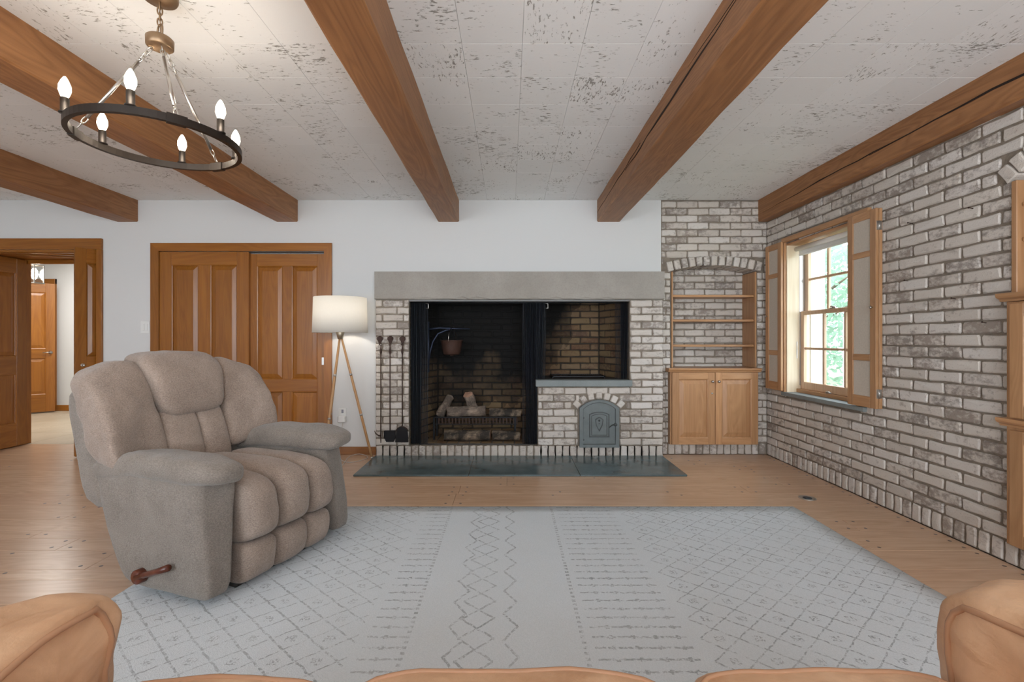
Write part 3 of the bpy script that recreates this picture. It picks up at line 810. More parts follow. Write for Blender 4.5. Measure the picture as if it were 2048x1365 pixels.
# exterior trim
wbx('exterior_trim', M_WHITE, XW+.204, XW+.33, WY1-.02, WY1+.06, .58, 2.0)
wbx('exterior_trim', M_WHITE, XW+.204, XW+.33, WY0-.06, WY0+.02, .58, 2.0)
wbx('exterior_trim', M_WHITE, XW+.204, XW+.33, WY0-.06, WY1+.06, .54, .60)
def sash(x0, z0, z1, lower):
    s_ = bpy.data.objects.new('sash', None); COL.objects.link(s_); s_.parent = W1; s_.empty_display_size = .05
    x1 = x0+.032; ya, yb = WY0+.016, WY1-.018; st = .042
    wbx('stile', W_SASH_LIT, x0, x1, ya, ya+st, z0, z1, .003, s_); wbx('stile', W_SASH_LIT, x0, x1, yb-st, yb, z0, z1, .003, s_)
    wbx('rail', W_SASH_LIT, x0, x1, ya+st, yb-st, z0, z0+(.065 if lower else .032), .003, s_); wbx('rail', W_SASH_LIT, x0, x1, ya+st, yb-st, z1-.034, z1, .003, s_)
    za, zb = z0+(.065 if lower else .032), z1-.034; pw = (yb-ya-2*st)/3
    for k in (1, 2): wbx('muntin', W_SASH_LIT, x0+.004, x1-.004, ya+st+pw*k-.011, ya+st+pw*k+.011, za, zb, .004, s_)
    zm = (za+zb)/2; wbx('muntin', W_SASH_LIT, x0+.005, x1-.005, ya+st, yb-st, zm-.010, zm+.010, .004, s_)
    for k in range(3):
        for a, b in ((za, zm), (zm, zb)):
            wbx('pane', M_GLASS, x0+.014, x0+.018, ya+st+pw*k, ya+st+pw*(k+1), a, b, 0, s_)
    return s_
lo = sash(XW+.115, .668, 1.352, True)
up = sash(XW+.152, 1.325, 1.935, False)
m = MB(); m.box(-.012, .012, -.035, .035, 0, .008, .002); m.tube([(0, -.02, .012), (-.012, .01, .02), (-.004, .03, .016)], .006, 8); m.lathe([(.014, .006), (.012, .02), (0, .022)], (0, 0, 0), 12)
m.build('sash_lock', M_NICKEL, W1, (XW+.131, 3.745, 1.352))
m = MB(); m.box(-.012, .012, -.03, .03, 0, .006, .002); m.tube([(-.004, -.028, .008), (-.014, -.01, .016), (-.014, .012, .016), (-.004, .03, .008)], .006, 8)
m.build('sash_lift', M_NICKEL, W1, (XW+.095, 3.745, .668))
m = MB(); m.box(0, .006, -.004, 0, -.075, .075, .001); m.box(.03, .05, -.004, 0, -.055, .055, .001); m.build('hinge_plate', M_NICKEL, W1, (XW+.08, WY1-.0145, 1.01))
m = MB(); m.tube([(XW+.07, WY0+.03, 1.90), (XW+.07, WY1-.03, 1.90)], .021, 14); m.box(XW+.088, XW+.092, WY0+.04, WY1-.04, 1.855, 1.90)
m.box(XW+.082, XW+.098, WY0+.04, WY1-.04, 1.838, 1.856, .003)
m.build('roller_blind', plain('blind_cloth', (.80, .80, .77), .7), W1)
def shutter(ya, yb, hinge_far, label):
    """two slim leaves folded on each other, flat against the brick"""
    s_ = bpy.data.objects.new('shutter', None); COL.objects.link(s_); s_.parent = W1; s_.location = (XW-.048, 0, 0); s_['label'] = label; s_.empty_display_size = .05
    z0, z1 = .645, 1.975; st = .052; th = .021
    for q in (0, 1):
        x0 = q*(th+.003); x1 = x0+th
        for a, b in ((ya, ya+st), (yb-st, yb)):
            wbx('stile', W_CABZ, x0, x1, a, b, z0, z1, .002, s_)
        zz = [(z0, z0+.075), (z0+.315, z0+.36), (z0+1.02, z0+1.06), (z1-.055, z1)]
        for a, b in zz: wbx('rail', W_CABY, x0, x1, ya+st, yb-st, a, b, .002, s_)
        for a, b in ((zz[0][1], zz[1][0]), (zz[1][1], zz[2][0]), (zz[2][1], zz[3][0])):
            wbx('linen_panel', M_LINEN, x0+.007, x1-.007, ya+st, yb-st, a, b, 0, s_)
    yk = ya+st/2 if not hinge_far else yb-st/2
    m = MB(); m.lathe([(.004, 0), (.004, .008), (.010, .014), (.009, .02), (0, .023)], (0, 0, 0), 12, True, Matrix.Rotation(-PI/2, 4, 'Y'))
    m.build('knob', M_NICKEL, s_, (-.0005, yk, 1.32))
    ye = ya if not hinge_far else yb
    for z in (.745, 1.86):
        m = MB(); sg = -1 if not hinge_far else 1
        m.box(.004, .040, ye, ye+sg*.002, z-.03, z+.03, .0005); m.tube([(.0225, ye+sg*.003, z-.03), (.0225, ye+sg*.003, z+.03)], .004, 8)
        m.build('hinge', M_NICKEL, s_)
    return s_
shutter(3.085, 3.345, False, 'folded shutter with linen panels at the near side of the window')
shutter(4.165, 4.415, True, 'folded shutter with linen panels at the far side of the window, in the corner')

# ============================================================ OUTSIDE
m = MB(); m.box(3.2, 40, -14, 34, -.5, -.42); g = m.build('ground', M_GRASS); tag(g, 'green lawn outside the window', kind='structure')
def tree(x, y, h, r, label, seed, n=2600):
    rt = random.Random(seed); root = thing('tree', label, 'tree', (x, y, -.42), 0, 'trees outside the window')
    m = MB(); m.tube([(0, 0, 0), (.05, .02, h*.4), (-.04, .05, h*.8)], [.13, .10, .04], 8)
    for k in range(5):
        a = rt.random()*6.28; z = h*(.3+.1*k); m.tube([(0, 0, z), (math.cos(a)*r*.5, math.sin(a)*r*.5, z+.4), (math.cos(a)*r*.8, math.sin(a)*r*.8, z+.6)], [.05, .03, .012], 6)
    m.build('trunk', M_BARK, root)
    lm = MB()
    for _ in range(n):
        a = rt.random()*6.28; el = math.asin(rt.random()*2-1); q = r*(rt.random()**.4)
        c_ = Vector((math.cos(a)*math.cos(el)*q, math.sin(a)*math.cos(el)*q, h*.55+math.sin(el)*q*h*.5/r))
        if c_.z < .15: c_.z = .15+rt.random()*.5
        s_ = .05+rt.random()*.06; u_ = Vector((rt.random()-.5, rt.random()-.5, rt.random()-.5)).normalized(); v_ = u_.cross(Vector((rt.random(), rt.random(), rt.random()))).normalized()
        lm.add([c_-u_*s_, c_+v_*s_*.5, c_+u_*s_, c_-v_*s_*.5], [(0, 1, 2, 3)])
    lm.build('foliage', M_LEAF, root, kind='stuff')
tree(7.2, 11.2, 4.6, 1.5, 'leafy green tree outside, left in the window view', 1)
tree(9.3, 8.7, 3.4, 1.4, 'leafy green bush-like tree outside, right in the window view', 2)
tree(11.5, 17.5, 6.5, 2.5, 'tall green tree farther off beyond the window', 3, 3600)
tree(6.4, 7.2, 1.25, .75, 'low green shrub just outside the window', 4, 1500)
tree(17.5, 17.0, 4.5, 2.3, 'rounded green tree farthest off beyond the window', 5, 3000)
m = MB(); m.tube([(0, 0, -.42), (0, 0, 1.5)], .035, 8); m.tube([(0, 0, .9), (.7, .2, -.42)], .02, 6)
tag(m.build('garden_post', M_WHITE, None, (6.0, 8.35, 0)), 'slim white braced post in the garden outside', 'post')

# ============================================================ FIREPLACE
F = thing('fireplace', 'wide brick fireplace with grey stone lintel, open hearth and raised grill box', 'fireplace', (0, YF, 0))
def fbox(name, mat, x0, x1, y0, y1, z0, z1, bev=0, **k):
    m = MB(); m.box(x0, x1, y0-YF, y1-YF, z0, z1, bev); return m.build(name, mat, F, **k)
FX0, FX1, OX0, OX1, OZ, BX0, BZ = -1.257, 1.443, -.941, 1.124, 1.476, .262, .66
YI = 4.92
mo = MB(); q = YF+.009-YF
mo.box(FX0+.003, OX0-.003, q, .10, 0, OZ); mo.box(OX1+.003, FX1-.003, q, .10, 0, OZ); mo.box(FX0+.003, FX1-.003, q, .10, 0, .104)
mo.box(BX0+.003, OX1, q, YI-YF, 0, BZ-.002)
mo.build('mortar_bed', M_MORTAR, F)
mo = MB()
fm = lambda a, b, d: (a, b-YF, d)
mo.prism([(OX0-.001, 4.485), (-.753, YI+.009), (-.753, YI+.12), (-1.06, YI+.12), (-1.06, 4.485)], fm, 0, 1.69)
mo.prism([(.942, YI+.009), (OX1+.001, 4.485), (1.25, 4.485), (1.25, YI+.12), (.942, YI+.12)], fm, 0, 1.69)
mo.box(-1.0, 1.2, YI+.009-YF, YI+.12-YF, 0, 1.69); mo.box(-1.06, 1.25, .11, YI+.12-YF, 1.66, 1.69)
mo.box(-1.0, BX0, .014, YI+.05-YF, .0, .1)
mo.build('firebox_lining', M_SMORTAR, F)
def fscr(r):
    p = r[0].translation
    return 10 if p.y < 4.5 else (5-abs(p.z-.9) if p.z < 1.40 and p.y > YI-.02 else -p.z)
Wf = Wall((0, YF, 0), (1, 0, 0), F, M_BRICK, 400)
u = FX0
while u < FX1-.01:
    Wf.put(u+.0337, .053, .0565, .10, .03); u += .0675
for k in range(20):
    z0 = .108+k*RP
    Wf.course(z0, RP, FX0, OX0, [], FX0-.02-(k % 2)*.0, L=.2065) if False else None
    if k % 2: Wf.put(FX0+.031+.0, z0+RP/2, .055, RP-.0115); Wf.put(FX0+.1645, z0+RP/2, .183, RP-.0115); Wf.put(FX0+.290, z0+RP/2, .046, RP-.0115)
    else: Wf.put(FX0+.101, z0+RP/2, .195, RP-.0115); Wf.put(FX0+.259, z0+RP/2, .105, RP-.0115)
uc2 = .838; oh, orise, ozs = .186, .077, .466; oR = (oh*oh+orise**2)/(2*orise); ozc = ozs+orise-oR
for k in range(20):
    z0 = .108+k*RP; zm = z0+RP/2
    if zm < BZ-.01:
        cuts = [(uc2-oh-.006, uc2+oh+.006)] if zm < ozs-.03 else [(max(a, uc2-.255), min(b, uc2+.255)) for a, b in ringcut(uc2, ozc, oR+.062, zm)]
        Wf.course(z0, min(RP, BZ-z0), BX0+.002, FX1, cuts, FX1-.2065*6-(k % 2)*.103)
    else: Wf.course(z0, RP, OX1, FX1, [], FX1-.2065*6-(k % 2)*.103-.0)
Wf.arch(uc2, ozs, oh, orise, .070, 7, .10, bl=.057, out=.006)
Wf.flush()
Wi = Wall((0, YI, 0), (1, 0, 0), F, M_FIREBRICK, 150, lambda r: -abs(r[0].translation.z-.85))
for k in range(23):
    z0 = .100+k*RP
    Wi.course(z0, RP, -.753, .942, [], -.70+(k % 2)*.103)
Wi.flush()
for (O_, U_, Ln) in (((OX0, 4.45, 0), (.188, .47, 0), .50), ((.942, YI, 0), (.182, -.47, 0), .50)):
    Wi = Wall(O_, U_, F, M_FIREBRICK, 0)
    for k in range(23): Wi.course(.100+k*RP, RP, 0, Ln, [], (k % 2)*.103)
    Wi.flush()
# hearth floor bricks inside
for i in range(11):
    for j in range(3):
        xa = OX0+.02+i*.108; 
        if xa+.1 > BX0+.01: continue
        fbox('hearth_brick', M_FIREBRICK, xa, xa+.10, YF+.10+j*.15, YF+.244+j*.15, .07, .112, .004)
fbox('ash', plain('grey_ash', (.10, .095, .09), 1, 0, .8, 50, .4), -.86, BX0-.02, YF+.05, YI, .085, .107)
# lintel with its chipped lower edge
m = MB(); n = 40; rl = random.Random(5); vs_ = []
for i in range(n+1):
    x = FX0-.004+(1.447-FX0+.004)*i/n
    chip = .006*rl.random()+(.02*abs(math.sin(i*1.7)) if i in (6, 7, 12, 13, 14, 15, 22, 24, 25, 26, 29, 32) else 0)
    for (y, z) in ((.10, 1.738), (-.018, 1.738), (-.018, 1.484+chip), (-.006, 1.478), (.10, 1.478)): vs_.append((x, y, z))
fs = [(i*5+k, (i+1)*5+k, (i+1)*5+(k+1) % 5, i*5+(k+1) % 5) for i in range(n) for k in range(5)]+[(0, 1, 2, 3, 4), tuple(n*5+k for k in (4, 3, 2, 1, 0))]
m.add(vs_, fs); m.build('lintel', M_STONE, F, label='long grey stone lintel with chipped lower edge')
fbox('stone_shelf', M_SHELF, .245, 1.146, YF-.022, YF+.10, BZ+.002, .7236, .004, label='grey-green stone shelf under the grill box')
fbox('grill_floor', M_SMORTAR, BX0, 1.10, YF+.10, YI, BZ, .72)
# grill grate
m = MB()
for k in range(26): m.box(.43+k*.02, .437+k*.02, .22, .46, .735, .742)
m.box(.42, .94, .215, .225, .733, .745); m.box(.42, .94, .455, .465, .733, .745); m.box(.42, .43, .215, .465, .72, .745); m.box(.93, .94, .215, .465, .72, .745)
m.build('grill_grate', M_IRON, F)
m = MB(); m.box(OX0, OX1, -.003, .018, 1.458, 1.476, .002); m.build('steel_lintel_bar', plain('dull_steel', (.16, .16, .155), .55, .7), F)
# oven door
oz0 = .096
def archpoly(hw, zb, zs, rise, n=14):
    R_ = (hw*hw+rise*rise)/(2*rise); zc_ = zs+rise-R_; a0 = math.asin(min(1, hw/R_))
    return [(-hw, zb), (hw, zb)]+[(R_*math.sin(a0-2*a0*k/n), zc_+R_*math.cos(a0-2*a0*k/n)) for k in range(n+1)]
def ap(m, poly, d0, d1): return m.prism(poly, lambda a, b, d: (a, d, b), d0, d1)
OD = bpy.data.objects.new('oven_door', None); COL.objects.link(OD); OD.parent = F; OD.location = (uc2, 0, 0); OD['label'] = 'small arched grey-green cast iron oven door with a shield emblem'; OD.empty_display_size = .05
def ringm(m, po, pi, d0, d1):
    n = len(po); vs_ = [(a, d0, b) for a, b in po]+[(a, d0, b) for a, b in pi]+[(a, d1, b) for a, b in po]+[(a, d1, b) for a, b in pi]
    fs = []
    for i in range(n):
        j = (i+1) % n
        fs += [(i, j, n+j, n+i), (2*n+i, 3*n+i, 3*n+j, 2*n+j), (i, 2*n+i, 2*n+j, j), (n+i, n+j, 3*n+j, 3*n+i)]
    m.add(vs_, fs)
m = MB(); ringm(m, archpoly(.184, oz0, .462, .077), archpoly(.152, oz0+.028, .455, .062), -.026, .02); m.build('door_frame', M_OVEN, OD)
m = MB(); ap(m, archpoly(.149, oz0+.032, .452, .060), -.014, .012); m.build('door_plate', M_OVEN, OD)
m = MB(); ringm(m, archpoly(.094, .19, .405, .022), archpoly(.086, .198, .400, .020), -.022, -.012); ringm(m, archpoly(.074, .206, .39, .018), archpoly(.068, .212, .386, .017), -.019, -.012); m.build('raised_moulding', M_OVEND, OD)
sh = [(-.038, .355), (-.018, .372), (0, .378), (.018, .372), (.038, .355), (.030, .30), (0, .243), (-.030, .30)]
m = MB(); ringm(m, sh, [(a*.82, .322+(b-.322)*.84) for a, b in sh], -.024, -.012)
m.lathe([(.011, 0), (.009, .006), (0, .008)], (0, -.010, .345), 10, True, Matrix.Rotation(PI/2, 4, 'X'))
m.lathe([(.006, 0), (.005, .004), (0, .006)], (0, -.010, .315), 8, True, Matrix.Rotation(PI/2, 4, 'X'))
m.build('shield_emblem', M_OVEND, OD)
m = MB(); m.lathe([(.010, 0), (.010, .012), (.016, .02), (.014, .03), (0, .033)], (.148, -.012, .311), 12, True, Matrix.Rotation(PI/2, 4, 'X'))
m.tube([(.148, -.03, .311), (.118, -.028, .305), (.090, -.026, .283)], [.006, .006, .004], 8); m.build('latch', M_OVEND, OD)
for z in (.37, .165):
    m = MB(); m.tube([(-.160, -.018, z-.02), (-.160, -.018, z+.02)], .008, 8); m.box(-.172, -.14, -.018, -.012, z-.008, z+.008); m.build('hinge', M_OVEND, OD)
# slate hearth
HS = thing('slate_hearth', 'dark grey-green slate hearth slabs set before the fireplace', 'hearth', (0, 3.76, 0))
xs = [FX0-.002, -.33, .57, 1.432]
for a, b in zip(xs, xs[1:]):
    m = MB(); m.box(a+.001, b-.001, 0, YF-3.76-.001, 0.0005, .016, .003); m.build('slab', M_SLATE, HS)

# spark curtains
SP = thing('spark_screen', 'black mesh spark curtains drawn open on a rod inside the fireplace', 'fire screen', (0, YF, 0))
m = MB(); m.tube([(OX0+.002, .055, 1.452), (OX1-.002, .055, 1.452)], .006, 8); m.build('curtain_rod', M_IRON, SP)
def curtain(xa, xb, z0, z1, folds, amp, y=.055, fill=.93):
    m = MB(); ns = folds*9; nz_ = 6; r = random.Random(int(xa*100))     # fine hanging strands of mesh with gaps between them
    for i in range(ns):
        for j in range(nz_):
            q = []
            for (ss, jj) in ((i, j), (i+fill, j), (i+fill, j+1), (i, j+1)):
                s_ = ss/ns; t = jj/nz_
                q.append((xa+(xb-xa)*s_+.002*math.sin(s_*17+jj), y+amp*math.sin(2*PI*folds*s_+.5*math.sin(3*s_*PI))*(.8+.3*t), z0+(z1-z0)*t))
            m.add(q, [(0, 1, 2, 3)])
    return m.build('mesh_curtain', M_MESH, SP, kind='stuff')
curtain(OX0+.006, -.835, .114, 1.45, 7, .016); curtain(-.835, -.770, .114, 1.45, 3, .010, fill=.55)
curtain(.150, .262, .114, 1.45, 7, .018); curtain(.120, .150, .114, 1.45, 2, .010, fill=.5)
curtain(.262, .318, .73, 1.45, 4, .014); curtain(.318, .345, .73, 1.45, 2, .01, fill=.45)
curtain(1.055, 1.118, .73, 1.45, 5, .016); curtain(1.0, 1.055, .73, 1.45, 3, .010, fill=.5)
# tie wires at the curtain heads
for x in (-.80, .335):
    m = MB(); m.tube([(x, .055, 1.45), (x+.03, .06, 1.44), (x+.03, .06, 1.40), (x+.008, .06, 1.40)], .005, 6); m.build('curtain_hook', M_NICKEL, SP)

# log grate, crane, kettle, logs
m0 = thing('fire_grate', 'black iron log grate standing in the hearth', 'grate', (-.345, 4.62, .112))
m = MB(); m.box(-.40, .42, -.012, .0, .215, .228, .002); m.box(-.40, .42, .17, .18, .19, .20, .002); m.build('rail', M_IRON, m0)
m = MB(); m.box(-.40, .42, -.012, .0, .150, .160, .002); m.build('rail', M_IRON, m0)
for k in range(24):
    m = MB(); x = -.36+k*.0335; m.box(x, x+.016, -.009, -.003, .160, .215, .001); m.build('bar', M_RUST, m0)
for x in (-.39, .41):
    for y in (-.006, .172):
        m = MB(); m.box(x-.02, x, y-.006, y+.006, 0, .22, .002); m.build('leg', M_IRON, m0)
for k in range(6):
    m = MB(); x = -.33+k*.14; m.box(x, x+.012, 0, .172, .192, .202, .002); m.build('cross_bar', M_IRON, m0)
def logobj(label, a, b, r0, r1, mat, endlabel=None, seed=0, end=M_LOGEND):
    a = Vector(a); b = Vector(b); L = (b-a).length; v = (b-a).normalized()
    rl_ = random.Random(seed)
    o = thing('log', label, 'log', a, 0, 'logs in the fireplace'); o.rotation_euler = v.to_track_quat('X', 'Z').to_euler()
    m = MB(); n = 12; k = 9; vs_ = []
    bumps = [rl_.uniform(.86, 1.12) for _ in range(n)]
    for i in range(k+1):
        x = L*i/k; r = r0+(r1-r0)*i/k; dy = .006*math.sin(i*1.3+seed)
        for q in range(n):
            an = 2*PI*q/n; rr = r*bumps[q]*(1+rl_.uniform(-.05, .05)); vs_.append((x+(rl_.uniform(-.006, .006) if i in (0, k) else 0), rr*math.cos(an)+dy, rr*math.sin(an)))
    fs = [(i*n+q, (i+1)*n+q, (i+1)*n+(q+1) % n, i*n+(q+1) % n) for i in range(k) for q in range(n)]
    m.add(vs_, fs, True); m.build('bark', mat, o)
    for i, s_ in ((0, 1), (k, -1)):
        m = MB(); ring = [(p[0]+0*s_, p[1], p[2]) for p in vs_[i*n:(i+1)*n]]; cx = sum(p[0] for p in ring)/n
        m.add([(cx-s_*.002, 0, 0)]+ring, [((0, 1+(q+1) % n, 1+q) if s_ > 0 else (0, 1+q, 1+(q+1) % n)) for q in range(n)]); m.build('sawn_end', end, o)
    return o
logobj('brown charred log on the grate, nearest the front', (-.62, 4.66, .385), (-.235, 4.66, .395), .052, .055, M_LOG, seed=2, end=M_LOG)
logobj('black charred log on the right half of the grate', (-.20, 4.68, .372), (.115, 4.69, .362), .046, .040, M_LOGB, seed=3, end=M_LOGB)
logobj('slanting log leaning up at the left of the grate', (-.705, 4.70, .35), (-.62, 4.87, .50), .046, .042, M_LOG, seed=4, end=M_LOG)
logobj('short upright log with a pale sawn end behind the grate', (-.36, 4.84, .33), (-.415, 4.72, .545), .052, .048, M_LOG, seed=5)
logobj('half burnt log under the grate, left', (-.635, 4.565, .167), (-.19, 4.565, .170), .052, .054, M_LOGB, seed=6)
logobj('half burnt log under the grate, right', (-.165, 4.565, .166), (.10, 4.575, .160), .052, .048, M_LOGB, seed=7)
M_CRANE = plain('blued_iron', (.035, .045, .075), .45, .6, .2, 60)
c_ = thing('pot_crane', 'dark iron swinging pot crane on the left side of the hearth', 'pot crane', (-.800, 4.62, .78))
m = MB(); m.tube([(0, 0, 0), (0, 0, .50)], .009, 8); m.build('post', M_CRANE, c_)
m = MB(); m.tube([(0, 0, .425), (.10, .02, .437), (.25, .05, .432), (.40, .08, .43)], [.010, .010, .008, .006], 8); m.build('arm', M_CRANE, c_)
m = MB(); m.tube([(.0, 0, .10), (.015, 0, .20), (.04, .01, .30), (.09, .02, .38), (.17, .035, .415), (.22, .045, .425)], [.009]*6, 8); m.build('brace', M_CRANE, c_)
k_ = thing('kettle', 'small rusty iron kettle hanging from the pot crane', 'pot', (-.575, 4.655, .955))
m = MB(); m.lathe([(0, -.005), (.075, -.003), (.086, .01), (.098, .08), (.106, .128), (.112, .136), (.110, .142), (.100, .140), (.09, .07), (.078, .012), (0, .008)], (0, 0, 0), 28)
m.lathe([(.0, -.018), (.02, -.016), (.012, -.004)], (0, 0, 0), 10); m.build('pot_body', plain('rusty_copper', (.07, .034, .024), .6, .4, .4, 50, .25), k_)
m = MB(); m.tube([(-.02, -.112, .13), (-.018, -.09, .20), (.0, -.03, .265), (.01, 0, .272), (.015, .03, .262), (.03, .09, .20), (.03, .11, .13)], .003, 6); m.build('bail_handle', M_NICKEL, k_)

# fire tools on hooks
def tool(x, kind, label):
    hk = thing('tool_hook', f'leaf-shaped iron wall hook, {label}', 'hook', (x+(-.008 if kind == 'poker' else .0), YF-.001, 1.10), 0, 'leaf-shaped hooks on the brick pier')
    m = MB(); lf_ = [(-.010, -.035), (.010, -.035), (.018, -.01), (.031, .010), (.024, .016), (.026, .028), (.014, .027), (.008, .040), (0, .034), (-.008, .040), (-.014, .027), (-.026, .028), (-.024, .016), (-.031, .010), (-.018, -.01)]
    m.prism(lf_, lambda a, b, d: (a, d-.012*abs(a)/.03, b), -.010, -.002); m.build('leaf_plate', M_RUST, hk)
    m = MB(); m.tube([(0, -.008, -.03), (0, -.020, -.045), (0, -.030, -.045), (0, -.034, -.033)], .0035, 6); m.build('hook', M_RUST, hk)
    t_ = thing('fire_'+kind, {'poker': 'iron fire poker with curved hook tip, leftmost of the three fire tools', 'shovel': 'iron ash shovel with square pan, middle of the three fire tools', 'brush': 'iron hearth brush with arched dark head, rightmost of the three fire tools'}[kind], 'fire tool', (x+(.004 if kind == 'poker' else 0), YF-.027, 1.055))
    m = MB(); m.tube([(.010*math.cos(a), 0, .010*math.sin(a)) for a in [2*PI*i/12 for i in range(12)]], .0028, 6, closed=True)
    m.lathe([(.004, -.012), (.006, -.03), (.010, -.05), (.011, -.07), (.006, -.09), (.0045, -.10)], (0, 0, 0), 10); m.build('handle', M_RUST, t_)
    end = {'poker': -.885, 'shovel': -.80, 'brush': -.775}[kind]
    m = MB(); m.tube([(0, 0, -.09), (0, 0, end)], .0052, 8); m.build('shaft', M_RUST, t_)
    if kind == 'poker':
        m = MB(); m.tube([(0, 0, -.85), (-.02, -.004, -.845), (-.045, -.008, -.825), (-.056, -.010, -.80)], [.006, .006, .005, .002], 8); m.tube([(0, 0, -.86), (0, 0, -.915)], [.0065, .003], 8); m.build('hook_tip', M_RUST, t_)
    if kind == 'shovel':
        m = MB(); po = [(-.050, -.80), (.050, -.80), (.053, -.87), (.035, -.905), (-.035, -.905), (-.053, -.87)]
        m.prism(po, lambda a, b, d: (a, d-.010*(1-(a/.053)**2)*0, b), -.006, .0); m.box(-.052, .052, -.018, .0, -.812, -.798, .002); m.box(-.053, -.049, -.018, 0, -.87, -.80); m.box(.049, .053, -.018, 0, -.87, -.80); m.build('pan', M_IRON, t_)
    if kind == 'brush':
        po = archpoly(.050, -.905, -.80, .036, 10)
        po[0] = (-.062, -.905); po[1] = (.058, -.905)
        m = MB(); ap(m, po, -.020, .004); m.build('bristles', M_IRON, t_)
        m = MB(); m.tube([(a, -.01, b) for a, b in archpoly(.054, -.85, -.80, .038, 10)[2:]], .005, 6); m.build('brush_holder', M_RUST, t_)
tool(-1.217+.015, 'poker', 'leftmost, above the poker'); tool(-1.112, 'shovel', 'middle, above the ash shovel'); tool(-.998, 'brush', 'rightmost, above the brush')

# ============================================================ BUILT-IN CABINETS
def raised_door(parent, name, M4, w_, h, label=None, knobs=()):
    d_ = bpy.data.objects.new(name, None); COL.objects.link(d_); d_.parent = parent; d_.matrix_local = M4; d_.empty_display_size = .05
    if label: d_['label'] = label
    leaf(d_, w_, h, 0, 1, [(.062, h-.062)], .062, .02, (W_CABZ, W_CABX))
    for kx, kz in knobs:
        m = MB(); m.lathe([(.006, 0), (.006, .008), (.013, .014), (.012, .022), (0, .026)], (kx, -.010, kz), 14, True, Matrix.Rotation(PI/2, 4, 'X')); m.build('knob', M_NICKEL, d_)
    return d_
CB = thing('base_cabinet', 'light oak two-door cupboard built in under the arched brick niche', 'cabinet', (0, YB, 0))
def cbx(name, mat, x0, x1, y0, y1, z0, z1, bev=.002, parent=CB):
    m = MB(); m.box(x0, x1, y0-YB, y1-YB, z0, z1, bev); return m.build(name, mat, parent)
CF = 4.405
cbx('carcass', W_CABZ, 1.553, 2.367, YB-.006, YN-.01, .112, .795); cbx('carcass_front', W_CABZ, 1.518, 2.352, CF+.016, YB-.004, .108, .795)
raised_door(CB, 'door', Matrix.Translation((1.532, CF+.006-YB, .112)), .403, .680, 'left cupboard door with a keyhole and knob', [(.375, .595)])
raised_door(CB, 'door', Matrix.Translation((1.939, CF+.006-YB, .112)), .403, .680, 'right cupboard door with a knob', [(.028, .595)])
m = MB(); m.lathe([(.009, 0), (.009, .003), (0, .004)], (1.907, CF-.004-YB, .665-.07), 12, True, Matrix.Rotation(PI/2, 4, 'X')); m.build('lock', M_NICKEL, CB)
m = MB(); pf = [(0, .795), (-.012, .797), (-.014, .805), (-.026, .813), (-.030, .822), (-.030, .832), (.0, .832)]
m.prism([(YB-.001-YB, .795)]+[(CF+.014-YB+a, b) for a, b in pf[:-1]]+[(0-.001, .832)], lambda a, b, d: (d, a, b), 1.497, 2.372); m.box(1.553, 2.367, 0, YN-.01-YB, .80, .832); m.build('worktop', W_CABX, CB)
SU = thing('niche_shelves', 'light oak shelf lining with three empty shelves in the arched niche', 'shelf unit', (0, YB, .832))
def sbx(name, x0, x1, y0, y1, z0, z1, mat, bev=.003):
    m = MB(); m.box(x0, x1, y0-YB, y1-YB, z0-.832, z1-.832, bev); return m.build(name, mat, SU)
sbx('side_panel', 1.552, 1.568, YB-.004, YN-.004, .833, NZS-.003, W_CABZ); sbx('side_panel', 2.352, 2.368, YB-.004, YN-.004, .833, NZS-.003, W_CABZ)
for z in (1.533, 1.297, 1.054): sbx('shelf', 1.570, 2.350, YB+.012, YN-.004, z-.022, z, W_CABX)
# right-hand hutch (runs along the wall, local x towards the camera)
HT = thing('hutch', 'tall light oak built-in cupboard with open shelves in the right brick wall', 'cabinet', (XR, HY1, 0), -PI/2)
def hb(name, mat, x0, x1, y0, y1, z0, z1, bev=.003, parent=HT):
    m = MB(); m.box(x0, x1, y0, y1, z0, z1, bev); return m.build(name, mat, parent)
Lh = HY1-HY0
hb('carcass', W_CABZ, .006, Lh-.006, -.002, .24, .112, 1.29); hb('carcass_front', W_CABZ, 0, Lh, -.032, -.003, .108, 1.29)
for k in range(2):
    raised_door(HT, 'door', Matrix.Translation((.03+k*.455, -.040, .115)), .445, .555, None, [(.42 if k == 0 else .025, .45)])
    raised_door(HT, 'door', Matrix.Translation((.03+k*.455, -.040, .73)), .445, .55, None, [(.42 if k == 0 else .025, .12)])
def mold(z, name, dep):
    m = MB(); pr = [(-.003, z), (-.040, z), (-.044, z+.010), (-.058, z+.018), (-.064, z+.026), (-.064, z+.040), (dep, z+.040), (dep, z)]
    m.prism(pr, lambda a, b, d: (d, a, b), -.022, Lh+.022); m.build(name, W_CABX, HT)
mold(.683, 'waist_moulding', -.003); mold(1.292, 'counter_moulding', -.003)
hb('counter', W_CABX, .006, Lh-.006, 0, .24, 1.30, 1.332)
hb('side_panel', W_CABZ, .003, .030, -.012, .245, 1.334, HZS-.004); hb('side_panel', W_CABZ, Lh-.030, Lh-.003, -.012, .245, 1.334, HZS-.004)
hb('back_panel', W_CABZ, .03, Lh-.03, .235, .248, 1.334, HZS-.004)
for z in (1.60, 1.77): hb('shelf', W_CABX, .031, Lh-.031, .01, .234, z-.018, z)

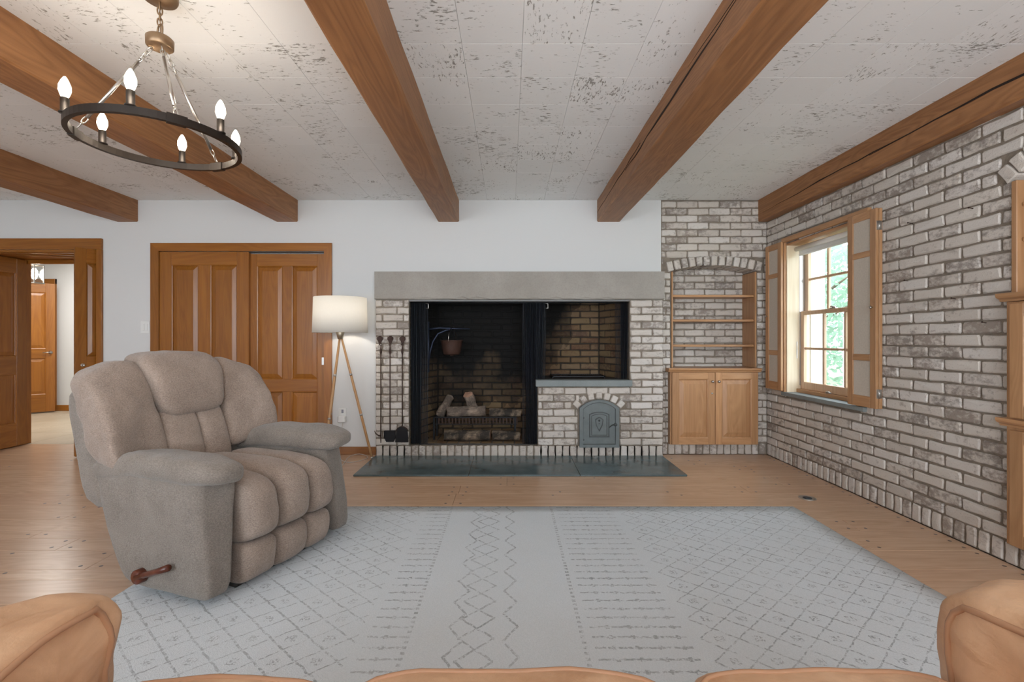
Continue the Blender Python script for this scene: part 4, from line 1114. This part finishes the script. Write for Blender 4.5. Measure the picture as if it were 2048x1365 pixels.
# ============================================================ SMALL WALL FITTINGS
t_ = thing('light_switch', 'white double rocker light switch beside the closed doors', 'switch', (-3.493, YB, 1.22))
m = MB(); m.box(-.042, .042, -.006, 0, -.06, .06, .003); m.build('plate', M_WHITE, t_)
for s_ in (-1, 1):
    m = MB(); m.box(s_*.017-.013, s_*.017+.013, -.010, -.005, -.033, .033, .002); m.build('rocker', M_WHITE, t_)
t_ = thing('power_outlet', 'white wall outlet with a plugged-in adapter behind the floor lamp', 'outlet', (-1.602, YB, .385))
m = MB(); m.box(-.038, .038, -.006, 0, -.062, .062, .003); m.build('plate', M_WHITE, t_)
m = MB(); m.box(-.035, .042, -.042, -.006, -.075, -.012, .008); m.build('adapter', M_WHITE, t_)
m = MB(); m.box(-.008, .012, -.0075, -.005, .012, .046, .001); m.build('socket', plain('grey_socket', (.25, .25, .3), .5), t_)
t_ = thing('floor_outlet', 'round brushed metal outlet cover set in the floor by the brick wall', 'outlet', (2.072, 3.253, 0))
m = MB(); m.lathe([(.055, 0), (.055, .002), (.046, .004), (.040, .0025), (.030, .002)], (0, 0, 0), 28); m.build('ring', M_NICKEL, t_)
m = MB(); m.lathe([(.030, .001), (.028, .004), (0, .004)], (0, 0, 0), 24); m.build('lid', plain('dark_lid', (.05, .06, .075), .4, .6), t_)
# hall bits
t_ = thing('hall_lantern', 'lit glass and metal lantern hanging in the hall beyond the left doorway', 'lantern', (-5.59, 5.50, 1.77))
m = MB()
for a in range(4):
    x, y = (.055 if a in (0, 3) else -.055), (.055 if a < 2 else -.055); m.box(x-.005, x+.005, y-.005, y+.005, 0, .20)
m.box(-.062, .062, -.062, .062, -.012, 0); m.box(-.062, .062, -.062, .062, .20, .21); m.tube([(-.05, 0, .21), (-.03, 0, .28), (0, 0, .30), (.03, 0, .28), (.05, 0, .21)], .004, 6); m.tube([(0, 0, .30), (0, 0, .668)], .004, 6)
m.build('lantern_frame', M_NICKEL, t_)
m = MB(); m.box(-.052, .052, -.052, .052, .002, .198); m.build('glass', M_GLASS, t_)
m = MB(); m.lathe([(0, .03), (.02, .05), (.034, .10), (.028, .14), (.012, .17), (0, .172)], (0, 0, 0), 16); m.build('bulb', M_HBULB, t_)
def pt(name, loc, pw, col, r):
    l = bpy.data.lights.new(name, 'POINT'); l.energy = pw; l.color = col; l.shadow_soft_size = r
    o = bpy.data.objects.new(name, l); COL.objects.link(o); o.location = loc; return o
pt('lantern_light', (-5.59, 5.50, 1.87), 14, (1, .86, .68), .05)
m = MB(); m.box(-6.42, -5.9, 6.9, 7.17, .80, .835, .008); m.box(-6.36, -6.33, 6.95, 7.17, .70, .80); m.box(-6.0, -5.97, 6.95, 7.17, .70, .80)
tag(m.build('console_shelf', plain('cream_paint', (.62, .56, .44), .5)), 'cream wall shelf at the end of the hall', 'shelf')
t_ = thing('wall_mirror', 'cream scalloped framed wall mirror above the hall shelf', 'mirror', (-6.05, 7.17, 1.0))
m = MB()
pm = [(-.20-.012*abs(math.sin(k*1.2)), k*.08) for k in range(12)]+[(.20, .88), (.20, 0)]
pi_ = [(-.17, k*.08 if 0 < k < 11 else (.03 if k == 0 else .85)) for k in range(12)]+[(.17, .85), (.17, .03)]
ringm(m, pm, pi_, 0, .03); m.build('mirror_frame', bpy.data.materials['cream_paint'], t_)
m = MB(); m.box(-.17, .17, .015, .025, .03, .85); m.build('mirror_glass', plain('mirror', (.8, .8, .8), .05, 1), t_)
# ============================================================ RUG
rg = thing('rug', 'large pale blue-grey rug with faded charcoal trellis pattern', 'rug', (.09, 1.9, 0))
m = MB(); nx, ny = 30, 22; x0, x1, y0, y1 = -1.78, 1.777, -1.45, 1.175; vs_ = []
rr_ = random.Random(9)
for j in range(ny+1):
    for i in range(nx+1):
        e = i in (0, nx) or j in (0, ny)
        vs_.append((x0+(x1-x0)*i/nx+(rr_.random()-.5)*.006*e, y0+(y1-y0)*j/ny+(rr_.random()-.5)*.006*e, .009 if not e else .006))
fs = [(j*(nx+1)+i, j*(nx+1)+i+1, (j+1)*(nx+1)+i+1, (j+1)*(nx+1)+i) for j in range(ny) for i in range(nx)]
m.add(vs_, fs, True)
rim = [i for i in range(nx+1)]+[(j+1)*(nx+1)-1 for j in range(1, ny+1)]+[ny*(nx+1)+i for i in range(nx-1, -1, -1)]+[j*(nx+1) for j in range(ny-1, 0, -1)]
b = len(m.v); n = len(rim)
m.v += [(m.v[i][0], m.v[i][1], .0004) for i in rim]; m.f += [(rim[k], b+k, b+(k+1) % n, rim[(k+1) % n]) for k in range(n)]; m.sm += [False]*n
m.f.append(tuple(b+k for k in range(n-1, -1, -1))); m.sm.append(False)
m.build('pile', M_RUG, rg)

# ============================================================ RECLINER
RC = thing('recliner', 'bulky beige-grey fabric recliner with pillowed back and wooden side lever', 'armchair', (-1.057, 2.275, .0095), math.atan2(-.34, .94))
def nz(v, a, s=9.):
    n_ = noise.noise_vector(Vector(v)*s)+.4*noise.noise_vector(Vector(v)*s*2.7); return Vector(v)+n_*a
def lerp(a, b, t): return a+(b-a)*t
def part(name, fn, n=14, p=4., mat=M_FAB, wr=.004, **k):
    m = MB(); m.blob(lambda x, y, z: nz(fn(x, y, z), wr), n, p); return m.build(name, mat, RC, **k)
for s_ in (-1, 1):
    def side(x, y, z):
        t = max(0, (z+1)/2); f = lerp(-.53-.25*t, .0-.085*t**1.2, (x+1)/2)
        iw = .105+.075*t; ow = -.43-.010*math.sin(PI*t)
        yy_ = lerp(ow, -.43+iw, (y+1)/2)
        f += .02*(y+1)*t*(x > 0)
        return (f, yy_ if s_ < 0 else -yy_, .028+.54*t)
    part('arm_side', side, 16, (12., 7., 12.), M_FABG, .003)
    def pad(x, y, z):
        t = (x+1)/2; zc_ = lerp(.542, .546, t)-.010*y-.065*max(0, .38-t)/.38
        f = lerp(-.80, .030, t); ww = lerp(.100, .112, t); hh2 = lerp(.058, .062, t)
        yy_ = -.348+ww*y
        return (f, yy_ if s_ < 0 else -yy_, zc_+hh2*z-.05*max(0, t-.80)*2*(1+z)*.5)
    part('arm_pad', pad, 20, (6., 2.9, 2.9), M_FABG, .007)
bounds = [(-.270, -.084), (-.086, .106), (.104, .262)]
for i, (a, b) in enumerate(bounds):
    def seat(x, y, z, a=a, b=b, i=i):
        f = lerp(-.66, .030, (x+1)/2)+(.020*(1-y*y) if x > 0 else 0)*x
        zt = .468+(.012 if i == 1 else 0)
        zz_ = lerp(.185, zt, (z+1)/2)+(.022*(1-abs(y)**2.5)*z if z > 0 else 0)
        if x > .3: f -= .03*max(0, z)*(x-.3)
        return (f, lerp(a, b, (y+1)/2), zz_-.018*max(0, x-.3)*max(0, z))
    part('seat_cushion', seat, 20, (4.2, 7., 4.2), wr=.005)
    def foot(x, y, z, a=a, b=b, i=i):
        t = (z+1)/2; f = lerp(-.16, .014, (x+1)/2)+.024*(1-abs(y)**2.5)*(1-z*z)*(x > 0)-.025*(1-t)*(x > 0)
        return (f, lerp(a, b, (y+1)/2), lerp(.018, .198, t))
    part('footrest_cushion', foot, 18, (4.5, 7., 4.5), wr=.005)
def backf(z):
    t = (z-.45)/.55; return -.60-.20*t
def lobe(s_, wi0, wi1, wo, z0, z1):
    def fn(x, y, z):
        t = (z+1)/2; ub = 1-(y+1)/2; zz_ = lerp(z0+.10*min(1, ub*2)*(.4+.5*max(0, x)), z1, t)
        wi = lerp(wi0, wi1, t); wo_ = wo
        u_ = (y+1)/2                       # 0 outer, 1 inner
        w_ = lerp(-wo_, wi, u_)
        f = backf(zz_)+.10*(1-u_)**2*(1-.35*t)+(.05*x if x > 0 else .20*x*(1-.25*t))+.022*(1-z*z)*(x > 0)*(1-abs(y)**3)
        f -= .03*max(0, z)**3
        zz_ -= .075*(1-u_)**2*t*t
        return (f, w_ if s_ < 0 else -w_, zz_)
    return fn
part('back_side_cushion', lobe(-1, -.168, -.200, .468, .475, 1.0), 22, (3.8, 5.5, 5.5), wr=.010)
part('back_side_cushion', lobe(1, -.138, -.195, .440, .475, .995), 22, (3.8, 5., 5.), wr=.010)
def head(x, y, z):
    t = (z+1)/2; w_ = lerp(lerp(-.182, -.222, t), lerp(.150, .208, t), (y+1)/2); zz_ = lerp(.715, 1.022, t)
    f = backf(zz_)+(.075*x if x > 0 else .20*x*(1-.3*t))+.02*(1-z*z)*(x > 0)-.045*max(0, z)**3+.010
    return (f, w_, zz_+.012*(1-y*y)*z)
part('headrest_cushion', head, 22, (3.6, 7., 5.), wr=.007)
for a, b in ((-.182, .004), (-.002, .150)):
    def lum(x, y, z, a=a, b=b):
        t = (z+1)/2; zz_ = lerp(.44, .745, t); w_ = lerp(a, b, (y+1)/2)
        return (backf(zz_)+(.050*x if x > 0 else .18*x)+.018*(1-z*z)*(x > 0)*(1-abs(y)**2.5), w_, zz_)
    part('lumbar_cushion', lum, 18, (4., 6., 5.))
def shell(x, y, z):
    t = (z+1)/2; zz_ = lerp(.30, .905, t); f = lerp(lerp(-.77, -.965, t), lerp(-.60, -.80, t), (x+1)/2)
    return (f-.01, .445*y*(1-.03*t), zz_)
part('back_shell', shell, 12, 7., M_FABG, .002)
m = MB(); m.box(-.52, -.06, -.26, .26, .001, .19, .01); m.build('base', plain('dark_base', (.03, .028, .026), .8), RC)
lv = bpy.data.objects.new('recline_lever', None); COL.objects.link(lv); lv.parent = RC; lv.location = (-.385, -.445, .092); lv.empty_display_size = .04
MY = Matrix.Rotation(PI/2, 4, 'X')
m = MB(); m.lathe([(.030, -.02), (.030, .016), (.026, .021), (0, .022)], (0, 0, 0), 20, True, MY); m.build('pivot_disc', W_LEVER, lv)
m = MB(); m.tube([(0, -.012, 0), (.06, -.014, .022), (.13, -.018, .048), (.205, -.022, .078)], [.015, .012, .012, .014], 10); m.build('lever_arm', W_LEVER, lv)

# ============================================================ FLOOR LAMP
LX, LY = -1.525, 4.215
L_ = thing('floor_lamp', 'tripod floor lamp with white drum shade and slim wooden legs', 'lamp', (LX, LY, 0))
m = MB(); m.lathe([(.228, .314), (.2375, 0), (.2355, 0), (.226, .314)], (0, 0, 1.166), 48); m.build('lamp_shade', M_SHADE, L_)
m = MB()
for a in range(3):
    an = a*2*PI/3; m.tube([(0, 0, 1.40), (.226*math.cos(an), .226*math.sin(an), 1.475)], .003, 6)
m.tube([(0, 0, 1.15), (0, 0, 1.40)], .006, 8); m.lathe([(.006, 1.47), (.009, 1.48), (.006, 1.495), (0, 1.50)], (0, 0, 0), 10); m.tube([(0, 0, 1.40), (0, 0, 1.48)], .003, 6); m.build('shade_spider', M_NICKEL, L_)
m = MB(); m.lathe([(0, 1.105), (.022, 1.105), (.036, 1.168), (.034, 1.172), (0, 1.172)], (0, 0, 0), 24); m.build('hub', plain('warm_nickel', (.50, .44, .34), .35, .9), L_)
m = MB(); m.lathe([(0, 0), (.018, .006), (.032, .04), (.03, .07), (.014, .10), (0, .10)], (0, 0, 1.27), 16); m.build('bulb', M_BULB, L_)
for k in range(3):
    an = math.radians(19+120*k); R_ = .275; a = Vector((.012*math.cos(an), .012*math.sin(an), 1.11)); b = Vector((R_*math.cos(an), R_*math.sin(an), .008))
    if b.y+LY > YB-.02: b.y = YB-.02-LY
    lg = bpy.data.objects.new('leg', None); COL.objects.link(lg); lg.parent = L_; lg.empty_display_size = .05
    m = MB(); m.tube([a, lerp(a, b, .3), lerp(a, b, .62), b], [.0095, .011, .012, .011], 10); m.build('leg_rod', W_BAM, lg)
    for t in (.285, .62, .985):
        p = lerp(a, b, t); q = lerp(a, b, t+.018 if t < .9 else 1.0); m = MB(); m.tube([p, q], .0128, 10); m.build('leg_collar', M_NICKEL, lg)
pt('lamp_light', (LX, LY, 1.36), 12, (1, .90, .78), .035)
t_ = thing('lamp_cord', 'clear lamp cord looping over the floor behind the recliner', 'cord', (-1.45, 4.2, 0))
m = MB(); pts = [(-1.585, YB-.03, .33), (-1.60, YB-.05, .20), (-1.62, YB-.06, .05), (-1.58, 4.33, .006), (-1.45, 4.18, .005), (-1.35, 4.24, .005), (-1.32, 4.36, .006), (-1.42, 4.42, .02), (-1.50, 4.36, .006), (-1.46, 4.05, .005), (-1.58, 3.98, .005), (-1.62, 4.1, .005)]
sp = []
for i in range(len(pts)-1):
    p0, p1, p2, p3 = [Vector(pts[max(0, min(len(pts)-1, i+k))]) for k in (-1, 0, 1, 2)]
    for s_ in range(5):
        t = s_/5; sp.append(.5*((2*p1)+(p2-p0)*t+(2*p0-5*p1+4*p2-p3)*t*t+(3*p1-p0-3*p2+p3)*t**3))
sp.append(Vector(pts[-1])); m.tube([p-Vector((-1.45, 4.2, 0)) for p in sp], .003, 6); m.build('cord', M_CORD, t_)

# ============================================================ CHANDELIER
CX, CY = -1.346, 1.80
K = thing('chandelier', 'round dark ring chandelier with six lit candle bulbs hanging by a chain', 'chandelier', (CX, CY, H))
m = MB(); m.lathe([(.0, -.034), (.012, -.034), (.056, -.026), (.060, -.018), (.060, 0)], (0, 0, 0), 32); m.build('canopy', M_BRONZE, K)
def linkm(m, c, L, r, w_, ang, ax=Vector((0, 0, 1)), n=14):
    ax = ax.normalized(); s_ = ax.cross(Vector((math.cos(ang), math.sin(ang), 0))); 
    s_ = s_.normalized() if s_.length > .01 else Vector((1, 0, 0))
    m.tube([Vector(c)+ax*(L/2*math.sin(t))*1+s_*(w_/2*math.copysign(abs(math.cos(t))**.7, math.cos(t))) for t in [2*PI*i/n for i in range(n)]], r, 6, closed=True)
zt = -.034; k = 0
z = -.046
while z > -.118:
    m = MB(); linkm(m, (0, 0, z), .030, .0028, .016, (k % 2)*PI/2+.5); m.build('chain_link', M_BRONZE, K); z -= .0215; k += 1
m = MB(); linkm(m, (0, 0, -.146), .05, .0035, .05, .95, n=20); m.build('loop', M_BRONZE, K)
m = MB(); m.tube([(.003, 0, -.03), (-.004, .003, -.08), (.004, -.002, -.13), (0, 0, -.18)], .0018, 6); m.build('wire', M_BRONZE, K)
m = MB(); m.lathe([(0, -.165), (.012, -.165), (.040, -.170), (.046, -.176), (.045, -.206), (.041, -.210), (.036, -.206), (0, -.206)], (0, 0, 0), 28); m.build('hub', M_BRONZE, K)
RZ, RR = -.572, .265
m = MB(); M_RING = M_DKBRONZE
prof = [(RR-.006, RZ-.014), (RR+.010, RZ-.014), (RR+.010, RZ+.012), (RR-.006, RZ+.012), (RR-.006, RZ-.014)]
m.lathe(prof[:], (0, 0, 0), 72, False); m.f = [f for f in m.f if len(f) == 4]; m.sm = m.sm[:len(m.f)]; m.build('ring', M_RING, K)
cdir = math.atan2(-CY, -CX)          # towards the camera
rightdir = cdir+PI/2
def dirv(deg): 
    a = math.radians(deg); c_ = Vector((math.cos(cdir), math.sin(cdir), 0)); r_ = Vector((-c_.y, c_.x, 0)); return c_*math.cos(a)+r_*math.sin(a)
bulbs = []
for dg in (-17, 43, 103, 163, 223, 283):
    d_ = dirv(dg); p = d_*(RR+.002)
    cn = bpy.data.objects.new('candle', None); COL.objects.link(cn); cn.parent = K; cn.location = (p.x, p.y, RZ+.012); cn.empty_display_size = .03
    m = MB(); m.lathe([(.017, 0), (.017, .004), (.0125, .006), (.0125, .052), (.010, .054), (0, .054)], (0, 0, 0), 16); m.build('candle_sleeve', M_DKBRONZE, cn)
    m = MB(); m.lathe([(.008, .054), (.012, .060), (.0175, .078), (.0165, .095), (.010, .113), (.004, .124), (0, .127)], (0, 0, 0), 16); m.build('bulb', M_BULB, cn)
    bulbs.append(Vector((CX+p.x, CY+p.y, H+RZ+.10)))
for i, p in enumerate(bulbs): pt('bulb_light', p, 7.5, (1, .86, .70), .02)
for dg in (10, 130, 250):
    d_ = dirv(dg); top = d_*.026+Vector((0, 0, -.212)); bot = d_*(RR-.002)+Vector((0, 0, RZ+.016)); v = (bot-top).normalized(); L = (bot-top).length
    hg = bpy.data.objects.new('hanger', None); COL.objects.link(hg); hg.parent = K; hg.empty_display_size = .03
    m = MB(); m.tube([top+v*.075, bot-v*.055], .0062, 10); m.lathe([(.004, 0), (.004, .01)], tuple(top+v*.07), 6); m.build('rod', M_NICKEL, hg)
    for (s0, s1) in ((.0, .03), (.024, .052), (.046, .078)):
        m = MB(); linkm(m, top+v*((s0+s1)/2), s1-s0, .0022, .014, dg+s0*60, v, 12); m.build('chain_link', M_NICKEL, hg)
    for (s0, s1) in ((.058, .030), (.034, .002)):
        m = MB(); linkm(m, bot-v*((s0+s1)/2), abs(s1-s0), .0022, .013, dg+s0*60, v, 12); m.build('chain_link', M_NICKEL, hg)
    m = MB(); an = math.atan2(d_.y, d_.x); vs_ = []
    n_ = 6
    for i in range(n_+1):
        a = an-.11+.22*i/n_
        for (r_, z_) in ((RR-.009, RZ-.017), (RR+.013, RZ-.017), (RR+.013, RZ+.015), (RR-.009, RZ+.015)): vs_.append((r_*math.cos(a), r_*math.sin(a), z_))
    fs = [(i*4+k, (i+1)*4+k, (i+1)*4+(k+1) % 4, i*4+(k+1) % 4) for i in range(n_) for k in range(4)]+[(0, 1, 2, 3), tuple(n_*4+k for k in (3, 2, 1, 0))]
    m.add(vs_, fs); m.build('ring_clip', M_DKBRONZE, hg)

# ============================================================ LEATHER SOFA
S = thing('leather_sofa', 'tan leather sofa with piped cushions, seen from above at the bottom edge', 'sofa', (.035, .45, .0095))
SX, SY = .035, .45
def spart(name, x0, x1, y0, y1, z0, z1, p=4, n=16, wr=.008, fn=None, parent=S, ws=7., pipes=()):
    def f(x, y, z):
        q = (lerp(x0, x1, (x+1)/2)-SX, lerp(y0, y1, (y+1)/2)-SY, lerp(z0, z1, (z+1)/2)-.0095)
        if fn: q = fn(q, x, y, z)
        return nz(q, wr, ws)
    m = MB(); m.blob(f, n, p); o = m.build(name, M_LEATHER, parent)
    for path, r in pipes:              # welts lie on the cushion's own surface
        m = MB(); pts = []
        for (x, y, z) in path:
            l = sq(x, y, z, p); pts.append(f(x/l, y/l, z/l))
        m.tube(pts, r, 8); m.build('piping', M_WELT, o)
    return o
spart('frame', -.90, 1.0, -.12, .90, .06, .30, 9, 10, .003)
spart('back', -.90, 1.0, -.22, .08, .12, .78, 6, 12, .004)
def seatfn(q, x, y, z): return (q[0], q[1]-.012*x*x*(y > .5), q[2]+.012*(1-x*x)*(1-y*y)*(z > 0))
def lin(n, f): return [f(k/n) for k in range(n+1)]
for i, (a, b) in enumerate(((-.800, -.333), (-.325, .330), (.338, .90))):
    dz = -.018 if i == 0 else 0
    e = .9
    path = lin(10, lambda t: (-1, lerp(-.9, 1, t), .93))+lin(20, lambda t: (lerp(-1, 1, t), 1, .93))[1:]+lin(10, lambda t: (1, lerp(1, -.9, t), .93))[1:]
    spart('seat_cushion', a, b, .05, .985, .28, .447+dz, (9., 9., 4.), 24, .005, seatfn, pipes=[(path, .0055)])
for s_, xi, wd in ((-1, -.778, .125), (1, .850, .150)):
    xo = xi+s_*wd; yf = .975
    def armf(q, x, y, z, s_=s_, wd=wd):
        inner = -x*s_
        zz_ = q[2]
        if z > 0: zz_ -= .022*(inner+1)*z+.030*max(0, y-.6)*z
        xx = q[0]+s_*.040*(1-z)*.5
        n_ = noise.noise(Vector((q[0]*5, q[1]*9, q[2]*16)))
        xx += s_*.010*n_*(inner > 0)
        return (xx, q[1]-.02*max(0, -z)*(y > 0)*y, zz_+.010*math.sin(7*y+2*x)*z+.006*n_)
    ed = [lin(24, lambda t, sx=sx: (sx, lerp(-.9, 1, t), .98))+lin(10, lambda t, sx=sx: (sx*.97, 1, lerp(.98, -.6, t)))[1:] for sx in (-1, 1)]
    a_ = spart('arm_cushion', min(xi, xo), max(xi, xo), .0, yf, .16, (.667 if s_ < 0 else .682), (6., 6., 5.), 30, .010, armf, ws=9., pipes=[(ed[0], .0065), (ed[1], .0065)])
    ed = [lin(20, lambda t: (-s_, lerp(-.9, 1, t), .98))+lin(8, lambda t: (-s_*.97, 1, lerp(.98, -.5, t)))[1:]]
    spart('outer_arm', min(xo+s_*.012, xo+s_*.19), max(xo+s_*.012, xo+s_*.19), -.15, .885, .05, .658, 5., 16, .006, pipes=[(ed[0], .0065)])
for x in (-.82, .90):
    for y in (-.08, .80):
        m = MB(); m.lathe([(.02, 0), (.028, .065), (0, .066)], (x-SX, y-SY, .0005), 12); m.build('foot', W_LEVER, S)

# nails left in the brick wall
for px, py, w_ in ((1823, 448, 'high beside the near shutter'), (1946, 418, 'high, nearest the hutch shelves'), (1816, 563, 'beside the near shutter at half height'), (1911, 599, 'halfway between window and hutch'), (1973, 647, 'close beside the hutch')):
    Y = 935*XR/(px-1019); Z = CH-(py-678)*Y/935
    m = MB(); m.tube([(.01, 0, 0), (-.022, -.002, .006)], .0022, 6); m.lathe([(.005, 0), (.005, .0015), (0, .002)], (-.022, -.002, .006), 8, False, Matrix.Rotation(-PI/2, 4, 'Y'))
    tag(m.build('nail', M_RUST, None, (XR-.002, Y, Z)), 'small rusty nail in the brick wall, '+w_, 'nail', 'nails in the brick wall')
